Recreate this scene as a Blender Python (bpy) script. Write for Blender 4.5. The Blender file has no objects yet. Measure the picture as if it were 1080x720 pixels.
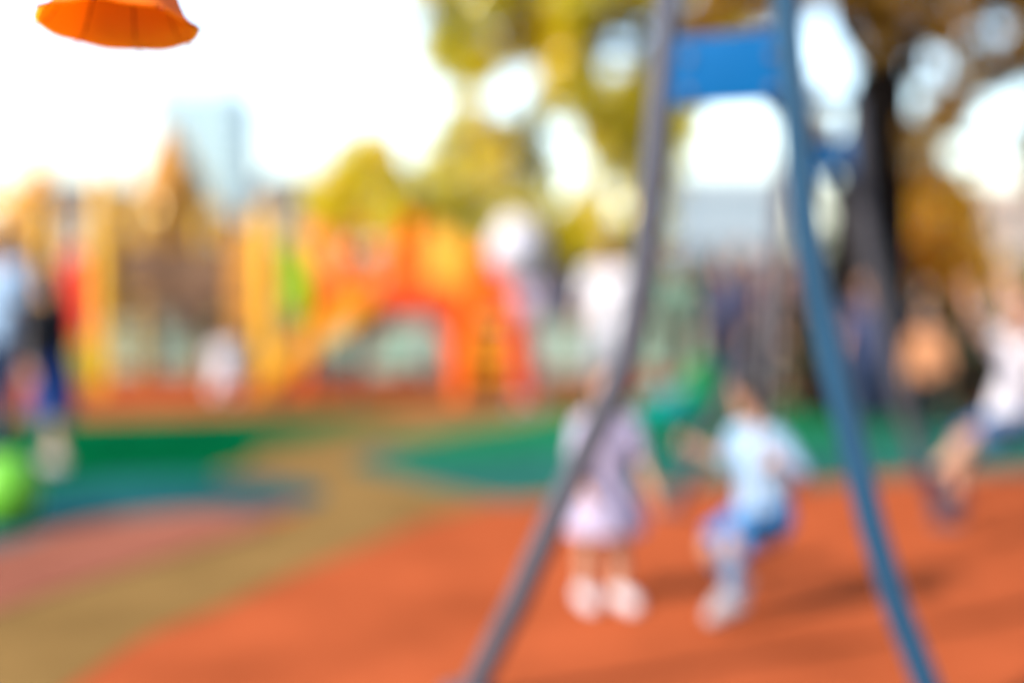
import bpy, bmesh, math, random
import numpy as np
from mathutils import Vector, Matrix, Euler
from mathutils.geometry import delaunay_2d_cdt

random.seed(7)
RNG = np.random.default_rng(11)
sc = bpy.context.scene
COL = sc.collection
PI = math.pi
R = math.radians

# ------------------------------------------------------------------ camera
F = 1500.0
CAMH = 1.5
PITCH = math.atan(85 / F)
cam = bpy.data.cameras.new('camera')
camo = bpy.data.objects.new('camera', cam)
COL.objects.link(camo)
camo.location = (0, 0, CAMH)
camo.rotation_euler = (PI / 2 - PITCH, 0, 0)
cam.sensor_width = 36.0
cam.lens = 36.0 * F / 1080
cam.clip_start = 0.05
cam.clip_end = 3000
cam.dof.use_dof = True
FOCUS = 2.1
COC = 62.0                      # blur disc of the far distance, photo pixels
cam.dof.focus_distance = FOCUS
cam.dof.aperture_fstop = (cam.lens / 1000) / (COC / F * FOCUS)
cam.dof.aperture_blades = 0
cam.dof.aperture_ratio = 1.2
sc.camera = camo


def ray(px, py):
    c, s = math.cos(PITCH), math.sin(PITCH)
    u, v = (px - 540) / F, (360 - py) / F
    return Vector((u, c + v * s, -s + v * c))


def P(px, py, Y):
    d = ray(px, py)
    return Vector((0, 0, CAMH)) + d * (Y / d.y)


def G(px, py):
    d = ray(px, py)
    p = Vector((0, 0, CAMH)) + d * (-CAMH / d.z)
    return p


def XP(px, Y):
    """world x of a photo column at depth Y near eye height"""
    return (px - 540) / F * Y


def on_plane(px, py, p0, n):
    d = ray(px, py)
    o = Vector((0, 0, CAMH))
    return o + d * ((p0 - o).dot(n) / d.dot(n))


# ------------------------------------------------------------------ materials
MATS = {}
ALB = 0.5                       # the colours below are bright paint-chart values; this brings them to real reflectances


def mat(name, col, rough=0.6, var=0.12, scale=8.0, metallic=0.0, bump=0.0, bscale=200.0, spec=0.15):
    if name in MATS:
        return MATS[name]
    m = bpy.data.materials.new(name)
    m.use_nodes = True
    nt = m.node_tree
    b = nt.nodes['Principled BSDF']
    b.inputs['Roughness'].default_value = rough
    b.inputs['Metallic'].default_value = metallic
    b.inputs['Specular IOR Level'].default_value = spec
    tc = nt.nodes.new('ShaderNodeTexCoord')
    nz = nt.nodes.new('ShaderNodeTexNoise')
    nz.inputs['Scale'].default_value = scale
    nz.inputs['Detail'].default_value = 5
    nt.links.new(tc.outputs['Object'], nz.inputs['Vector'])
    rp = nt.nodes.new('ShaderNodeValToRGB')
    c0 = [max(0, ALB * c * (1 - var)) for c in col]
    c1 = [min(1, ALB * c * (1 + var)) for c in col]
    rp.color_ramp.elements[0].position = 0.3
    rp.color_ramp.elements[1].position = 0.7
    rp.color_ramp.elements[0].color = (*c0, 1)
    rp.color_ramp.elements[1].color = (*c1, 1)
    nt.links.new(nz.outputs['Fac'], rp.inputs['Fac'])
    nt.links.new(rp.outputs['Color'], b.inputs['Base Color'])
    if bump > 0:
        n2 = nt.nodes.new('ShaderNodeTexNoise')
        n2.inputs['Scale'].default_value = bscale
        n2.inputs['Detail'].default_value = 3
        nt.links.new(tc.outputs['Object'], n2.inputs['Vector'])
        bp = nt.nodes.new('ShaderNodeBump')
        bp.inputs['Strength'].default_value = bump
        bp.inputs['Distance'].default_value = 0.01
        nt.links.new(n2.outputs['Fac'], bp.inputs['Height'])
        nt.links.new(bp.outputs['Normal'], b.inputs['Normal'])
    MATS[name] = m
    return m


def leaf_mat(name, cols, trans=0.5, alb=0.66, gloss=0.04, grough=0.45):
    """Leaf material: each leaf its own tone, half the light passing through"""
    if name in MATS:
        return MATS[name]
    m = bpy.data.materials.new(name)
    m.use_nodes = True
    nt = m.node_tree
    nt.nodes.clear()
    out = nt.nodes.new('ShaderNodeOutputMaterial')
    geo = nt.nodes.new('ShaderNodeNewGeometry')
    rp = nt.nodes.new('ShaderNodeValToRGB')
    el = rp.color_ramp.elements
    while len(el) < len(cols):
        el.new(0.5)
    for i, c in enumerate(cols):
        el[i].position = i / max(1, len(cols) - 1)
        el[i].color = (c[0] * alb, c[1] * alb, c[2] * alb, 1)
    tc = nt.nodes.new('ShaderNodeTexCoord')
    nz = nt.nodes.new('ShaderNodeTexNoise')
    nz.inputs['Scale'].default_value = 0.9
    nz.inputs['Detail'].default_value = 2
    nt.links.new(tc.outputs['Object'], nz.inputs['Vector'])
    mr = nt.nodes.new('ShaderNodeMapRange')         # whole sprays turn colour together
    mr.inputs['From Min'].default_value = 0.36
    mr.inputs['From Max'].default_value = 0.64
    nt.links.new(nz.outputs['Fac'], mr.inputs['Value'])
    av = nt.nodes.new('ShaderNodeMix')
    av.inputs['Factor'].default_value = 0.55
    nt.links.new(geo.outputs['Random Per Island'], av.inputs['A'])
    nt.links.new(mr.outputs['Result'], av.inputs['B'])
    nt.links.new(av.outputs['Result'], rp.inputs['Fac'])
    di = nt.nodes.new('ShaderNodeBsdfDiffuse')
    tr = nt.nodes.new('ShaderNodeBsdfTranslucent')
    mx = nt.nodes.new('ShaderNodeMixShader')
    mx.inputs['Fac'].default_value = trans
    gl = nt.nodes.new('ShaderNodeBsdfGlossy')
    gl.inputs['Roughness'].default_value = grough
    gl.inputs['Color'].default_value = (1.0, 0.86, 0.55, 1)
    m2 = nt.nodes.new('ShaderNodeMixShader')
    m2.inputs['Fac'].default_value = gloss
    nt.links.new(rp.outputs['Color'], di.inputs['Color'])
    nt.links.new(rp.outputs['Color'], tr.inputs['Color'])
    nt.links.new(di.outputs[0], mx.inputs[1])
    nt.links.new(tr.outputs[0], mx.inputs[2])
    nt.links.new(mx.outputs[0], m2.inputs[1])
    nt.links.new(gl.outputs[0], m2.inputs[2])
    nt.links.new(m2.outputs[0], out.inputs['Surface'])
    MATS[name] = m
    return m


def cloth_translucent(name, col, trans=0.45):
    return leaf_mat(name, [tuple(c * 0.95 for c in col), col], trans, 1.0)


# ------------------------------------------------------------------ object helpers
def tag(o, label=None, cat=None, group=None, kind=None):
    if label:
        o['label'] = label
    if cat:
        o['category'] = cat
    if group:
        o['group'] = group
    if kind:
        o['kind'] = kind
    return o


def empty(name, loc, rz=0.0):
    o = bpy.data.objects.new(name, None)
    o.empty_display_size = 0.2
    COL.objects.link(o)
    o.location = loc
    o.rotation_euler = (0, 0, rz)
    return o


def copy_tree(o, parent=None):
    c = o.copy()
    COL.objects.link(c)
    c.parent = parent
    for ch in o.children:
        copy_tree(ch, c)
    return c


class MB:
    def __init__(self):
        self.v, self.f = [], []

    def add(self, vs, fs):
        n = len(self.v)
        self.v += [tuple(p) for p in vs]
        self.f += [tuple(i + n for i in f) for f in fs]
        return self

    def box(self, c, s, rot=None):
        hx, hy, hz = s[0] / 2, s[1] / 2, s[2] / 2
        vs = [Vector((x, y, z)) for x in (-hx, hx) for y in (-hy, hy) for z in (-hz, hz)]
        if rot is not None:
            M = Euler(rot).to_matrix() if not isinstance(rot, Matrix) else rot
            vs = [M @ p for p in vs]
        c = Vector(c)
        vs = [p + c for p in vs]
        return self.add(vs, [(0, 1, 3, 2), (4, 6, 7, 5), (0, 4, 5, 1), (2, 3, 7, 6), (0, 2, 6, 4), (1, 5, 7, 3)])

    def tube(self, pts, rad, n=12, cap=True):
        pts = [Vector(p) for p in pts]
        if not hasattr(rad, '__len__'):
            rad = [rad] * len(pts)
        rings, up = [], None
        for i, p in enumerate(pts):
            a = pts[max(0, i - 1)]
            b = pts[min(len(pts) - 1, i + 1)]
            t = (b - a).normalized()
            if up is None:
                up = Vector((1, 0, 0)) if abs(t.x) < 0.8 else Vector((0, 1, 0))
            u = (up - t * up.dot(t)).normalized()
            up = u
            w = t.cross(u)
            rings.append([p + (u * math.cos(2 * PI * k / n) + w * math.sin(2 * PI * k / n)) * rad[i] for k in range(n)])
        vs = [q for r in rings for q in r]
        fs = []
        for i in range(len(rings) - 1):
            for k in range(n):
                k2 = (k + 1) % n
                fs.append((i * n + k, i * n + k2, (i + 1) * n + k2, (i + 1) * n + k))
        if cap:
            fs.append(tuple(reversed(range(n))))
            fs.append(tuple((len(rings) - 1) * n + k for k in range(n)))
        return self.add(vs, fs)

    def capsule(self, p0, p1, r0, r1=None, n=14, m=4):
        p0, p1 = Vector(p0), Vector(p1)
        r1 = r0 if r1 is None else r1
        d = (p1 - p0)
        if d.length < 1e-5:
            d = Vector((0, 0, 1e-4))
            p1 = p0 + d
        t = d.normalized()
        pts, rad = [], []
        for i in range(m + 1):
            a = PI / 2 * i / m
            pts.append(p0 - t * r0 * math.cos(a))
            rad.append(max(1e-4, r0 * math.sin(a)))
        for i in range(m + 1):
            a = PI / 2 * i / m
            pts.append(p1 + t * r1 * math.sin(a))
            rad.append(max(1e-4, r1 * math.cos(a)))
        return self.tube(pts, rad, n)

    def ellipsoid(self, c, r, rot=None, n=20, m=12):
        c = Vector(c)
        vs, fs = [], []
        for i in range(m + 1):
            a = PI * i / m
            for k in range(n):
                b = 2 * PI * k / n
                s = max(1e-3, math.sin(a))
                p = Vector((r[0] * s * math.cos(b), r[1] * s * math.sin(b), -r[2] * math.cos(a)))
                if rot is not None:
                    p = rot @ p
                vs.append(c + p)
        for i in range(m):
            for k in range(n):
                k2 = (k + 1) % n
                fs.append((i * n + k, i * n + k2, (i + 1) * n + k2, (i + 1) * n + k))
        fs.append(tuple(reversed(range(n))))
        fs.append(tuple(m * n + k for k in range(n)))
        return self.add(vs, fs)

    def lathe(self, prof, n=32, c=(0, 0, 0), rot=None, close=False):
        c = Vector(c)
        vs, fs = [], []
        for r, z in prof:
            for k in range(n):
                a = 2 * PI * k / n
                p = Vector((r * math.cos(a), r * math.sin(a), z))
                if rot is not None:
                    p = rot @ p
                vs.append(c + p)
        m = len(prof)
        for i in range(m - 1 if not close else m):
            j = (i + 1) % m
            for k in range(n):
                k2 = (k + 1) % n
                fs.append((i * n + k, i * n + k2, j * n + k2, j * n + k))
        return self.add(vs, fs)

    def prism(self, outline, axis_o, ux, uz, un, thick):
        """extrude a 2-D outline lying in the (ux, uz) plane by thick along un"""
        o = Vector(axis_o)
        a = [o + ux * x + uz * z - un * (thick / 2) for x, z in outline]
        b = [o + ux * x + uz * z + un * (thick / 2) for x, z in outline]
        n = len(a)
        fs = [tuple(reversed(range(n))), tuple(range(n, 2 * n))]
        for i in range(n):
            j = (i + 1) % n
            fs.append((i, j, n + j, n + i))
        return self.add(a + b, fs)

    def build(self, name, material, parent=None, smooth=True, bevel=0.0):
        me = bpy.data.meshes.new(name)
        me.from_pydata(self.v, [], self.f)
        me.update()
        bm = bmesh.new()
        bm.from_mesh(me)
        bmesh.ops.recalc_face_normals(bm, faces=bm.faces)
        if bevel > 0:
            es = [e for e in bm.edges if len(e.link_faces) == 2 and e.calc_face_angle(0) > 0.6]
            bmesh.ops.bevel(bm, geom=es, offset=bevel, segments=2, affect='EDGES', profile=0.7)
        bm.to_mesh(me)
        bm.free()
        me.materials.append(material)
        if smooth:
            me.shade_smooth()
            try:
                me.set_sharp_from_angle(angle=R(40))
            except Exception:
                pass
        o = bpy.data.objects.new(name, me)
        COL.objects.link(o)
        o.parent = parent
        return o


def loc_of(parent, p):
    """world point -> local coordinates of an unscaled parent Empty"""
    M = Matrix.Translation(parent.location) @ Euler(parent.rotation_euler).to_matrix().to_4x4()
    return M.inverted() @ Vector(p)


# ------------------------------------------------------------------ people
def remeshed(mb, voxel, name, material, parent, smooth_it=3, thin=0.0):
    me = bpy.data.meshes.new('tmp')
    me.from_pydata(mb.v, [], mb.f)
    bm = bmesh.new()
    bm.from_mesh(me)
    bmesh.ops.recalc_face_normals(bm, faces=bm.faces)
    bm.to_mesh(me)
    bm.free()
    t = bpy.data.objects.new('tmp', me)
    COL.objects.link(t)
    md = t.modifiers.new('r', 'REMESH')
    md.mode = 'VOXEL'
    md.voxel_size = voxel
    if smooth_it:
        s = t.modifiers.new('s', 'SMOOTH')
        s.factor = 0.5
        s.iterations = smooth_it
    dg = bpy.context.evaluated_depsgraph_get()
    ev = t.evaluated_get(dg)
    res = bpy.data.meshes.new_from_object(ev)
    res.name = name
    bpy.data.objects.remove(t)
    bpy.data.meshes.remove(me)
    res.materials.clear()
    res.materials.append(material)
    res.shade_smooth()
    o = bpy.data.objects.new(name, res)
    COL.objects.link(o)
    o.parent = parent
    return o


SKIN = mat('skin', (0.50, 0.27, 0.18), 0.55, 0.06, 20)
SKIN_WARM = mat('skin_tanned', (0.42, 0.21, 0.13), 0.55, 0.06, 20)
EYE = mat('eye_dark', (0.03, 0.02, 0.015), 0.2, 0.0)
LIP = mat('lips', (0.40, 0.12, 0.10), 0.5, 0.05)


def person(label, x, y, yaw, H, child=0.0, pose=None, outfit=None, z=None, vox=0.011, skin=None, group=None):
    """One standing, walking or sitting figure. Local axes: +y forward, +x to its right side, z up."""
    pose = pose or {}
    of = outfit or {}
    skin = skin or SKIN
    hd = H * (0.135 + 0.05 * child)
    leg = H * (0.50 - 0.05 * child)
    footh = 0.045 * H
    th = (leg - footh) * 0.5
    sh = (leg - footh) * 0.5
    neck = 0.045 * H
    torso = H - leg - hd - neck
    sw = H * (0.112 - 0.008 * child)
    hw = H * 0.055
    ua, fa = H * 0.165, H * 0.145
    g = H / 1.7
    fat = 1 + 0.22 * child                      # children have sturdier limbs for their height
    lean, side = R(pose.get('lean', 3)), R(pose.get('side', 0))
    up = Vector((math.sin(side), math.sin(lean) * math.cos(side), math.cos(lean) * math.cos(side)))
    tw = R(pose.get('twist', 0))
    tx = (Vector((math.cos(tw), math.sin(tw), 0)) - up * up.dot(Vector((math.cos(tw), math.sin(tw), 0)))).normalized()
    tf = up.cross(tx)
    pel = Vector((0, 0, 0))
    J = {}
    for s, k in ((-1, 'l'), (1, 'r')):
        fx, ab, kn = [R(a) for a in pose.get('leg_' + k, (2, 3, 4))]
        hip = pel + Vector((s * hw, 0, 0))
        d1 = Vector((s * math.sin(ab), math.sin(fx) * math.cos(ab), -math.cos(fx) * math.cos(ab)))
        kne = hip + d1 * th
        f2 = fx - kn
        ab2 = ab * pose.get('abk', 0.5)
        d2 = Vector((s * math.sin(ab2), math.sin(f2) * math.cos(ab2), -math.cos(f2) * math.cos(ab2)))
        ank = kne + d2 * sh
        fp = R(pose.get('foot_' + k, 0))
        fd = Vector((s * 0.12, math.cos(fp), math.sin(fp))).normalized()
        J['hip' + k], J['knee' + k], J['ank' + k], J['fd' + k] = hip, kne, ank, fd
        fx, ab, el = [R(a) for a in pose.get('arm_' + k, (4, 10, 14))]
        sho = pel + up * torso * 0.93 + tx * s * sw
        D = lambda fl, a: (tx * (s * math.sin(a)) + tf * (math.sin(fl) * math.cos(a)) - up * (math.cos(fl) * math.cos(a)))
        elb = sho + D(fx, ab) * ua
        wr = elb + D(fx + el, ab * pose.get('aba', 0.5)) * fa
        J['sho' + k], J['elb' + k], J['wr' + k] = sho, elb, wr
    nb = pel + up * torso
    hp, hy = R(pose.get('head_pitch', 0)), R(pose.get('head_yaw', 0))
    hu = (up * 0.5 + Vector((0, math.sin(hp), math.cos(hp)))).normalized()
    hx = (Matrix.Rotation(hy, 3, hu) @ (tx - hu * tx.dot(hu)).normalized())
    hf = hu.cross(hx)
    HR = Matrix((hx, hf, hu)).transposed()
    hc = nb + hu * (neck + hd * 0.5)

    low = min((J['ank' + k].z - footh + min(0.0, J['fd' + k].z * 0.13 * H)) for k in 'lr')
    base = Vector((0, 0, -low)) if z is None else Vector((0, 0, 0))
    for k in list(J):
        if not k.startswith('fd'):
            J[k] = J[k] + base
    pel, nb, hc = pel + base, nb + base, hc + base
    root = empty('person', (x, y, 0 if z is None else z), yaw)
    tag(root, label, 'person', group)

    # --- one continuous body
    b = MB()
    chest = pel + up * torso * 0.72
    waist = pel + up * torso * 0.38
    b.capsule(J['hipl'] + up * 0.02 * g, J['hipr'] + up * 0.02 * g, 0.088 * g * fat)
    b.capsule(waist - tx * 0.05 * g, waist + tx * 0.05 * g, 0.085 * g * fat)
    b.capsule(pel, waist, 0.10 * g * fat, 0.09 * g * fat)
    b.capsule(chest - tx * 0.075 * g, chest + tx * 0.075 * g, 0.098 * g * (1 + .1 * child))
    b.capsule(waist, chest, 0.095 * g * fat, 0.10 * g * fat)
    b.capsule(J['shol'], J['shor'], 0.058 * g)
    b.capsule(nb - up * 0.05 * g, hc - hu * hd * 0.25 - hf * hd * 0.08, 0.055 * g, 0.050 * g)
    for s, k in ((-1, 'l'), (1, 'r')):
        b.capsule(J['sho' + k], J['elb' + k], 0.050 * g * fat, 0.038 * g * fat)
        b.capsule(J['elb' + k], J['wr' + k], 0.037 * g * fat, 0.025 * g * fat)
        b.capsule(J['hip' + k], J['knee' + k], 0.085 * g * fat, 0.052 * g * fat)
        mid = J['knee' + k].lerp(J['ank' + k], 0.3) - Vector((0, 0.012 * g, 0))
        b.capsule(J['knee' + k], mid, 0.051 * g * fat, 0.052 * g * fat)
        b.capsule(mid, J['ank' + k], 0.052 * g * fat, 0.034 * g * fat)
        fd = J['fd' + k]
        b.capsule(J['ank' + k] - Vector((0, 0, footh * 0.5)) - fd * 0.02 * H, J['ank' + k] - Vector((0, 0, footh * 0.55)) + fd * 0.09 * H, 0.03 * g, 0.025 * g)
        # hand: palm, four curled fingers of unequal length, a thumb from its side
        fdir = (J['wr' + k] - J['elb' + k]).normalized()
        nrm = (-tx * s - fdir * fdir.dot(-tx * s)).normalized()          # palm faces inwards
        lat = fdir.cross(nrm).normalized() * (1 if fdir.cross(nrm).dot(tf) > 0 else -1)   # thumb side = forward
        hl = 0.105 * H * 0.95
        curl = R(pose.get('grip_' + k, 22))
        rf = max(0.0085 * g, vox * 0.62)
        for i, ln in enumerate((0.92, 1.0, 0.95, 0.76)):
            off = lat * ((1.5 - i) * 0.021 * g)
            w0 = J['wr' + k] + off * 0.6
            kn_ = J['wr' + k] + fdir * hl * 0.48 + off
            b.capsule(w0, kn_, 0.017 * g, 0.0125 * g, 8, 3)
            d1 = (fdir * math.cos(curl) + nrm * math.sin(curl))
            d2 = (fdir * math.cos(curl * 2.4) + nrm * math.sin(curl * 2.4))
            d1 = (d1 + lat * (1.5 - i) * 0.10).normalized()
            m_ = kn_ + d1 * hl * 0.27 * ln
            b.capsule(kn_, m_, rf * 1.08, rf, 8, 3)
            b.capsule(m_, m_ + d2 * hl * 0.25 * ln, rf, rf * 0.85, 8, 3)
        t0 = J['wr' + k] + fdir * hl * 0.12 + lat * 0.022 * g
        t1 = t0 + (fdir * 0.75 + lat * 0.65 + nrm * 0.2).normalized() * hl * 0.26
        b.capsule(t0, t1, rf * 1.4, rf * 1.15, 8, 3)
        b.capsule(t1, t1 + (fdir * 0.9 + nrm * 0.45 + lat * 0.1).normalized() * hl * 0.22, rf * 1.15, rf * 0.9, 8, 3)
    hw_ = hd * 0.36
    b.ellipsoid(hc + hu * hd * 0.08 - hf * hd * 0.04, (hw_, hd * 0.42, hd * 0.42), HR)
    b.ellipsoid(hc - hu * hd * 0.20 + hf * hd * 0.08, (hw_ * 0.74, hd * 0.29, hd * 0.30), HR)
    b.capsule(hc + hf * hd * 0.34 + hu * hd * 0.03, hc + hf * hd * 0.42 - hu * hd * 0.09, hd * 0.035, hd * 0.055, 8, 3)
    for s in (-1, 1):
        b.ellipsoid(hc + hx * s * hw_ * 0.98 - hu * hd * 0.03 - hf * hd * 0.02, (hd * 0.035, hd * 0.07, hd * 0.11), HR, 10, 6)
    remeshed(b, vox, 'body', skin, root, 3)
    # --- face
    for s in (-1, 1):
        MB().ellipsoid(hc + hx * s * hd * 0.15 + hf * hd * 0.335 - hu * hd * 0.0, (hd * 0.055, hd * 0.04, hd * 0.035), HR, 12, 8).build('eye', EYE, root)
    MB().ellipsoid(hc - hu * hd * 0.26 + hf * hd * 0.355, (hd * 0.10, hd * 0.03, hd * 0.028), HR, 12, 8).build('mouth', LIP, root)
    # --- hair
    hm = of.get('hair', mat('hair_black', (0.012, 0.010, 0.010), 0.45, 0.3, 60))
    h = MB()
    h.ellipsoid(hc + hu * hd * 0.13 - hf * hd * 0.10, (hw_ * 1.10, hd * 0.44, hd * 0.42), HR)
    h.ellipsoid(hc - hu * hd * 0.02 - hf * hd * 0.22, (hw_ * 1.04, hd * 0.27, hd * 0.36), HR)
    st = of.get('hair_style', 'short')
    if st == 'long':
        h.capsule(hc - hf * hd * 0.26 - hx * hw_ * .5, nb - tf * 0.10 * g - up * 0.16 * g - tx * 0.05 * g, hd * 0.20, hd * 0.13)
        h.capsule(hc - hf * hd * 0.26 + hx * hw_ * .5, nb - tf * 0.10 * g - up * 0.16 * g + tx * 0.05 * g, hd * 0.20, hd * 0.13)
    elif st == 'bob':
        for s in (-1, 1):
            h.capsule(hc + hx * s * hw_ * 0.8 - hf * hd * 0.08, hc + hx * s * hw_ * 0.85 - hf * hd * 0.10 - hu * hd * 0.40, hd * 0.16, hd * 0.11)
    elif st == 'bun':
        h.ellipsoid(hc + hu * hd * 0.45 - hf * hd * 0.36, (hd * 0.16,) * 3, HR)
    remeshed(h, vox, 'hair', hm, root, 2)
    # --- clothes
    ease = 0.014 * g + 0.003
    tr = of.get('top', mat('cloth_white', (0.66, 0.64, 0.70), 0.8))
    s_ = MB()
    s_.capsule(chest - tx * 0.075 * g, chest + tx * 0.075 * g, 0.098 * g * (1 + .1 * child) + ease)
    s_.capsule(waist, chest, 0.100 * g * fat + ease, 0.10 * g * fat + ease)
    s_.capsule(waist - tx * 0.06 * g, waist + tx * 0.06 * g, 0.09 * g * fat + ease)
    hem = pel + up * torso * of.get('hem', 0.02)
    for q in (-1, 1):
        s_.tube([waist + tx * q * 0.05 * g, hem + tx * q * 0.055 * g], [0.092 * g * fat + ease, 0.10 * g * fat + ease], 18)
    s_.capsule(J['shol'] * 0.97 + nb * 0.03, J['shor'] * 0.97 + nb * 0.03, 0.058 * g + ease * 0.8)
    sl = of.get('sleeve', 0.55)
    for k in 'lr':
        e0, e1 = J['sho' + k], J['elb' + k]
        if sl <= 1:
            s_.tube([e0, e0.lerp(e1, sl)], [0.055 * g * fat + ease, 0.052 * g * fat + ease], 14)
        else:
            s_.tube([e0, e1], [0.054 * g * fat + ease, 0.041 * g * fat + ease], 14)
            s_.capsule(e1, e1, 0.039 * g * fat + ease)
            s_.tube([e1, e1.lerp(J['wr' + k], sl - 1)], [0.040 * g * fat + ease, 0.031 * g * fat + ease], 14)
    remeshed(s_, vox, of.get('top_name', 'shirt'), tr, root, 2)
    bk = of.get('bottom_kind', 'trousers')
    bt = of.get('bottom', mat('cloth_navy', (0.03, 0.045, 0.10), 0.85))
    q = MB()
    if bk in ('skirt', 'dress'):
        ln = of.get('skirt_len', 0.75) * th
        fl = of.get('flare', 1.5)
        top = pel + up * torso * 0.26
        mid = (J['kneel'] + J['kneer']) / 2
        dn = (mid - pel).normalized()
        n = 40
        rows = []
        for i in range(7):
            t = i / 6
            c = (top.lerp(pel, min(1, t * 3)) if t < 1 / 3 else pel + dn * ln * (t - 1 / 3) * 1.5)
            r0 = (0.115 + 0.05 * min(1, t * 3)) * g * fat * (1 + (fl - 1) * max(0, t - 0.2))
            rows.append([c + tx * math.cos(a) * r0 * (1.12 + 0.07 * t * math.cos(9 * a)) + tf * math.sin(a) * r0 * (0.92 + 0.07 * t * math.cos(9 * a))
                         for a in [2 * PI * w / n for w in range(n)]])
        vs = [p for rr in rows for p in rr]
        fs = [(i * n + w, i * n + (w + 1) % n, (i + 1) * n + (w + 1) % n, (i + 1) * n + w) for i in range(6) for w in range(n)]
        fs += [tuple(reversed(range(n))), tuple(6 * n + w for w in range(n))]
        q.add(vs, fs)
        q.build('skirt', bt, root)
    else:
        q.capsule(J['hipl'] + up * 0.03 * g, J['hipr'] + up * 0.03 * g, 0.09 * g * fat + ease)
        q.capsule(pel, pel + up * torso * 0.2, 0.102 * g * fat + ease * .6, 0.095 * g * fat + ease * .6)
        for k in 'lr':
            hp_, kn_, an_ = J['hip' + k], J['knee' + k], J['ank' + k]
            if bk == 'shorts':
                q.tube([hp_, hp_.lerp(kn_, of.get('short_len', 0.8))], [0.088 * g * fat + ease, 0.078 * g * fat + ease], 16)
            else:
                q.tube([hp_, kn_], [0.087 * g * fat + ease, 0.056 * g * fat + ease], 16)
                q.capsule(kn_, kn_, 0.053 * g * fat + ease)
                q.tube([kn_, kn_.lerp(an_, 0.95)], [0.054 * g * fat + ease, 0.046 * g * fat + ease], 16)
        remeshed(q, vox, 'shorts' if bk == 'shorts' else 'trousers', bt, root, 2)
    if of.get('socks'):
        for k in 'lr':
            a_, b_ = J['knee' + k].lerp(J['ank' + k], 0.12), J['ank' + k]
            e = MB().tube([a_, a_.lerp(b_, 0.3), b_], [0.055 * g * fat, 0.057 * g * fat, 0.040 * g * fat], 14)
            remeshed(e, vox, 'sock', of['socks'], root, 1)
    shm = of.get('shoes', mat('shoe_dark', (0.04, 0.04, 0.05), 0.6))
    big = of.get('shoe_size', 1.0)
    for k in 'lr':
        e = MB()
        an, fd = J['ank' + k], J['fd' + k]
        e.capsule(an - Vector((0, 0, footh * 0.35)) - fd * 0.022 * H, an - Vector((0, 0, footh * 0.5)) + fd * 0.085 * H * big, 0.042 * g * big * fat, 0.036 * g * big * fat)
        e.tube([an - Vector((0, 0, footh * 0.5)), an + Vector((0, 0, 0.02 * H))], [0.045 * g * big * fat, 0.042 * g * fat], 14)
        sole_u = fd.cross(Vector((1, 0, 0))) * -1
        remeshed(e, vox, 'shoe', shm, root, 2)
    root['joints'] = 0
    del root['joints']
    return root, {k: v for k, v in J.items()}


HAIR_BROWN = mat('hair_brown', (0.06, 0.03, 0.015), 0.45, 0.3, 60)
C = {
    'white': mat('cloth_white', (0.66, 0.64, 0.70), 0.8),
    'lav': mat('cloth_pale_lavender', (0.42, 0.375, 0.53), 0.8),
    'lblue': mat('cloth_light_blue', (0.27, 0.43, 0.66), 0.8),
    'blue': mat('cloth_bright_blue', (0.03, 0.16, 0.42), 0.8),
    'royal': mat('cloth_royal_blue', (0.007, 0.05, 0.23), 0.8),
    'navy': mat('cloth_navy', (0.015, 0.03, 0.075), 0.85),
    'denim': mat('cloth_denim', (0.06, 0.14, 0.30), 0.85),
    'black': mat('cloth_black', (0.008, 0.009, 0.014), 0.85),
    'grey': mat('cloth_grey', (0.36, 0.36, 0.42), 0.85),
    'mauve': mat('cloth_mauve', (0.12, 0.055, 0.095), 0.85),
    'pink': mat('cloth_pink', (0.26, 0.075, 0.14), 0.85),
    'brown': mat('cloth_brown', (0.05, 0.028, 0.02), 0.85),
    'peach': mat('cloth_peach_highlight', (0.55, 0.25, 0.12), 0.8),  # an orange lit highlight put into the cloth colour
    'mint': mat('cloth_mint', (0.15, 0.26, 0.20), 0.8),
    'slate': mat('cloth_slate_blue', (0.035, 0.05, 0.12), 0.85),
    'teal': mat('cloth_dark_teal', (0.02, 0.10, 0.12), 0.85),
    'sh_white': mat('shoe_white', (0.60, 0.56, 0.60), 0.5),
    'sh_grey': mat('shoe_pale_grey', (0.38, 0.35, 0.37), 0.6),
    'sh_dark': mat('shoe_dark', (0.04, 0.04, 0.05), 0.6),
}

# swing geometry shared by the frame, the seats and the children on them
NEAR_Y, FAR_Y = 4.5, 8.2
A0 = Vector((XP(770, NEAR_Y), NEAR_Y, 0))
B0 = Vector((XP(869, FAR_Y), FAR_Y, 0))
BD = (B0 - A0).normalized()
BR = Vector((BD.y, -BD.x, 0))                    # across the beam, towards the right
BEAM_Z = 2.14


def beam_at(Y):
    t = (Y - A0.y) / BD.y
    return A0 + BD * t + Vector((0, 0, BEAM_Z))


# the boy on the near swing
BOY_Y = 5.95
bx = beam_at(BOY_Y)
boy_seat = Vector((XP(809, BOY_Y), BOY_Y, 0.33))
boy_yaw = R(117)
person('dark-haired boy in pale blue T-shirt and blue shorts sitting on the near swing',
       boy_seat.x, boy_seat.y, boy_yaw, 1.18, 1.0,
       dict(lean=6, leg_l=(76, 6, 76), leg_r=(60, 10, 104), foot_l=-8, foot_r=-35, arm_l=(-12, 30, 140), arm_r=(-8, 42, 130), grip_l=50, grip_r=50, head_pitch=16, head_yaw=-55, aba=0.6),
       dict(top=mat('cloth_pale_blue', (0.30, 0.44, 0.63), 0.8), bottom=mat('cloth_mid_blue', (0.02, 0.18, 0.46), 0.85), bottom_kind='shorts', short_len=0.95, socks=mat('sock_blue_grey', (0.17, 0.22, 0.34), 0.9), sleeve=0.95, shoes=C['sh_grey'], shoe_size=1.15),
       z=0.33 + 0.08, vox=0.007)
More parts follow.
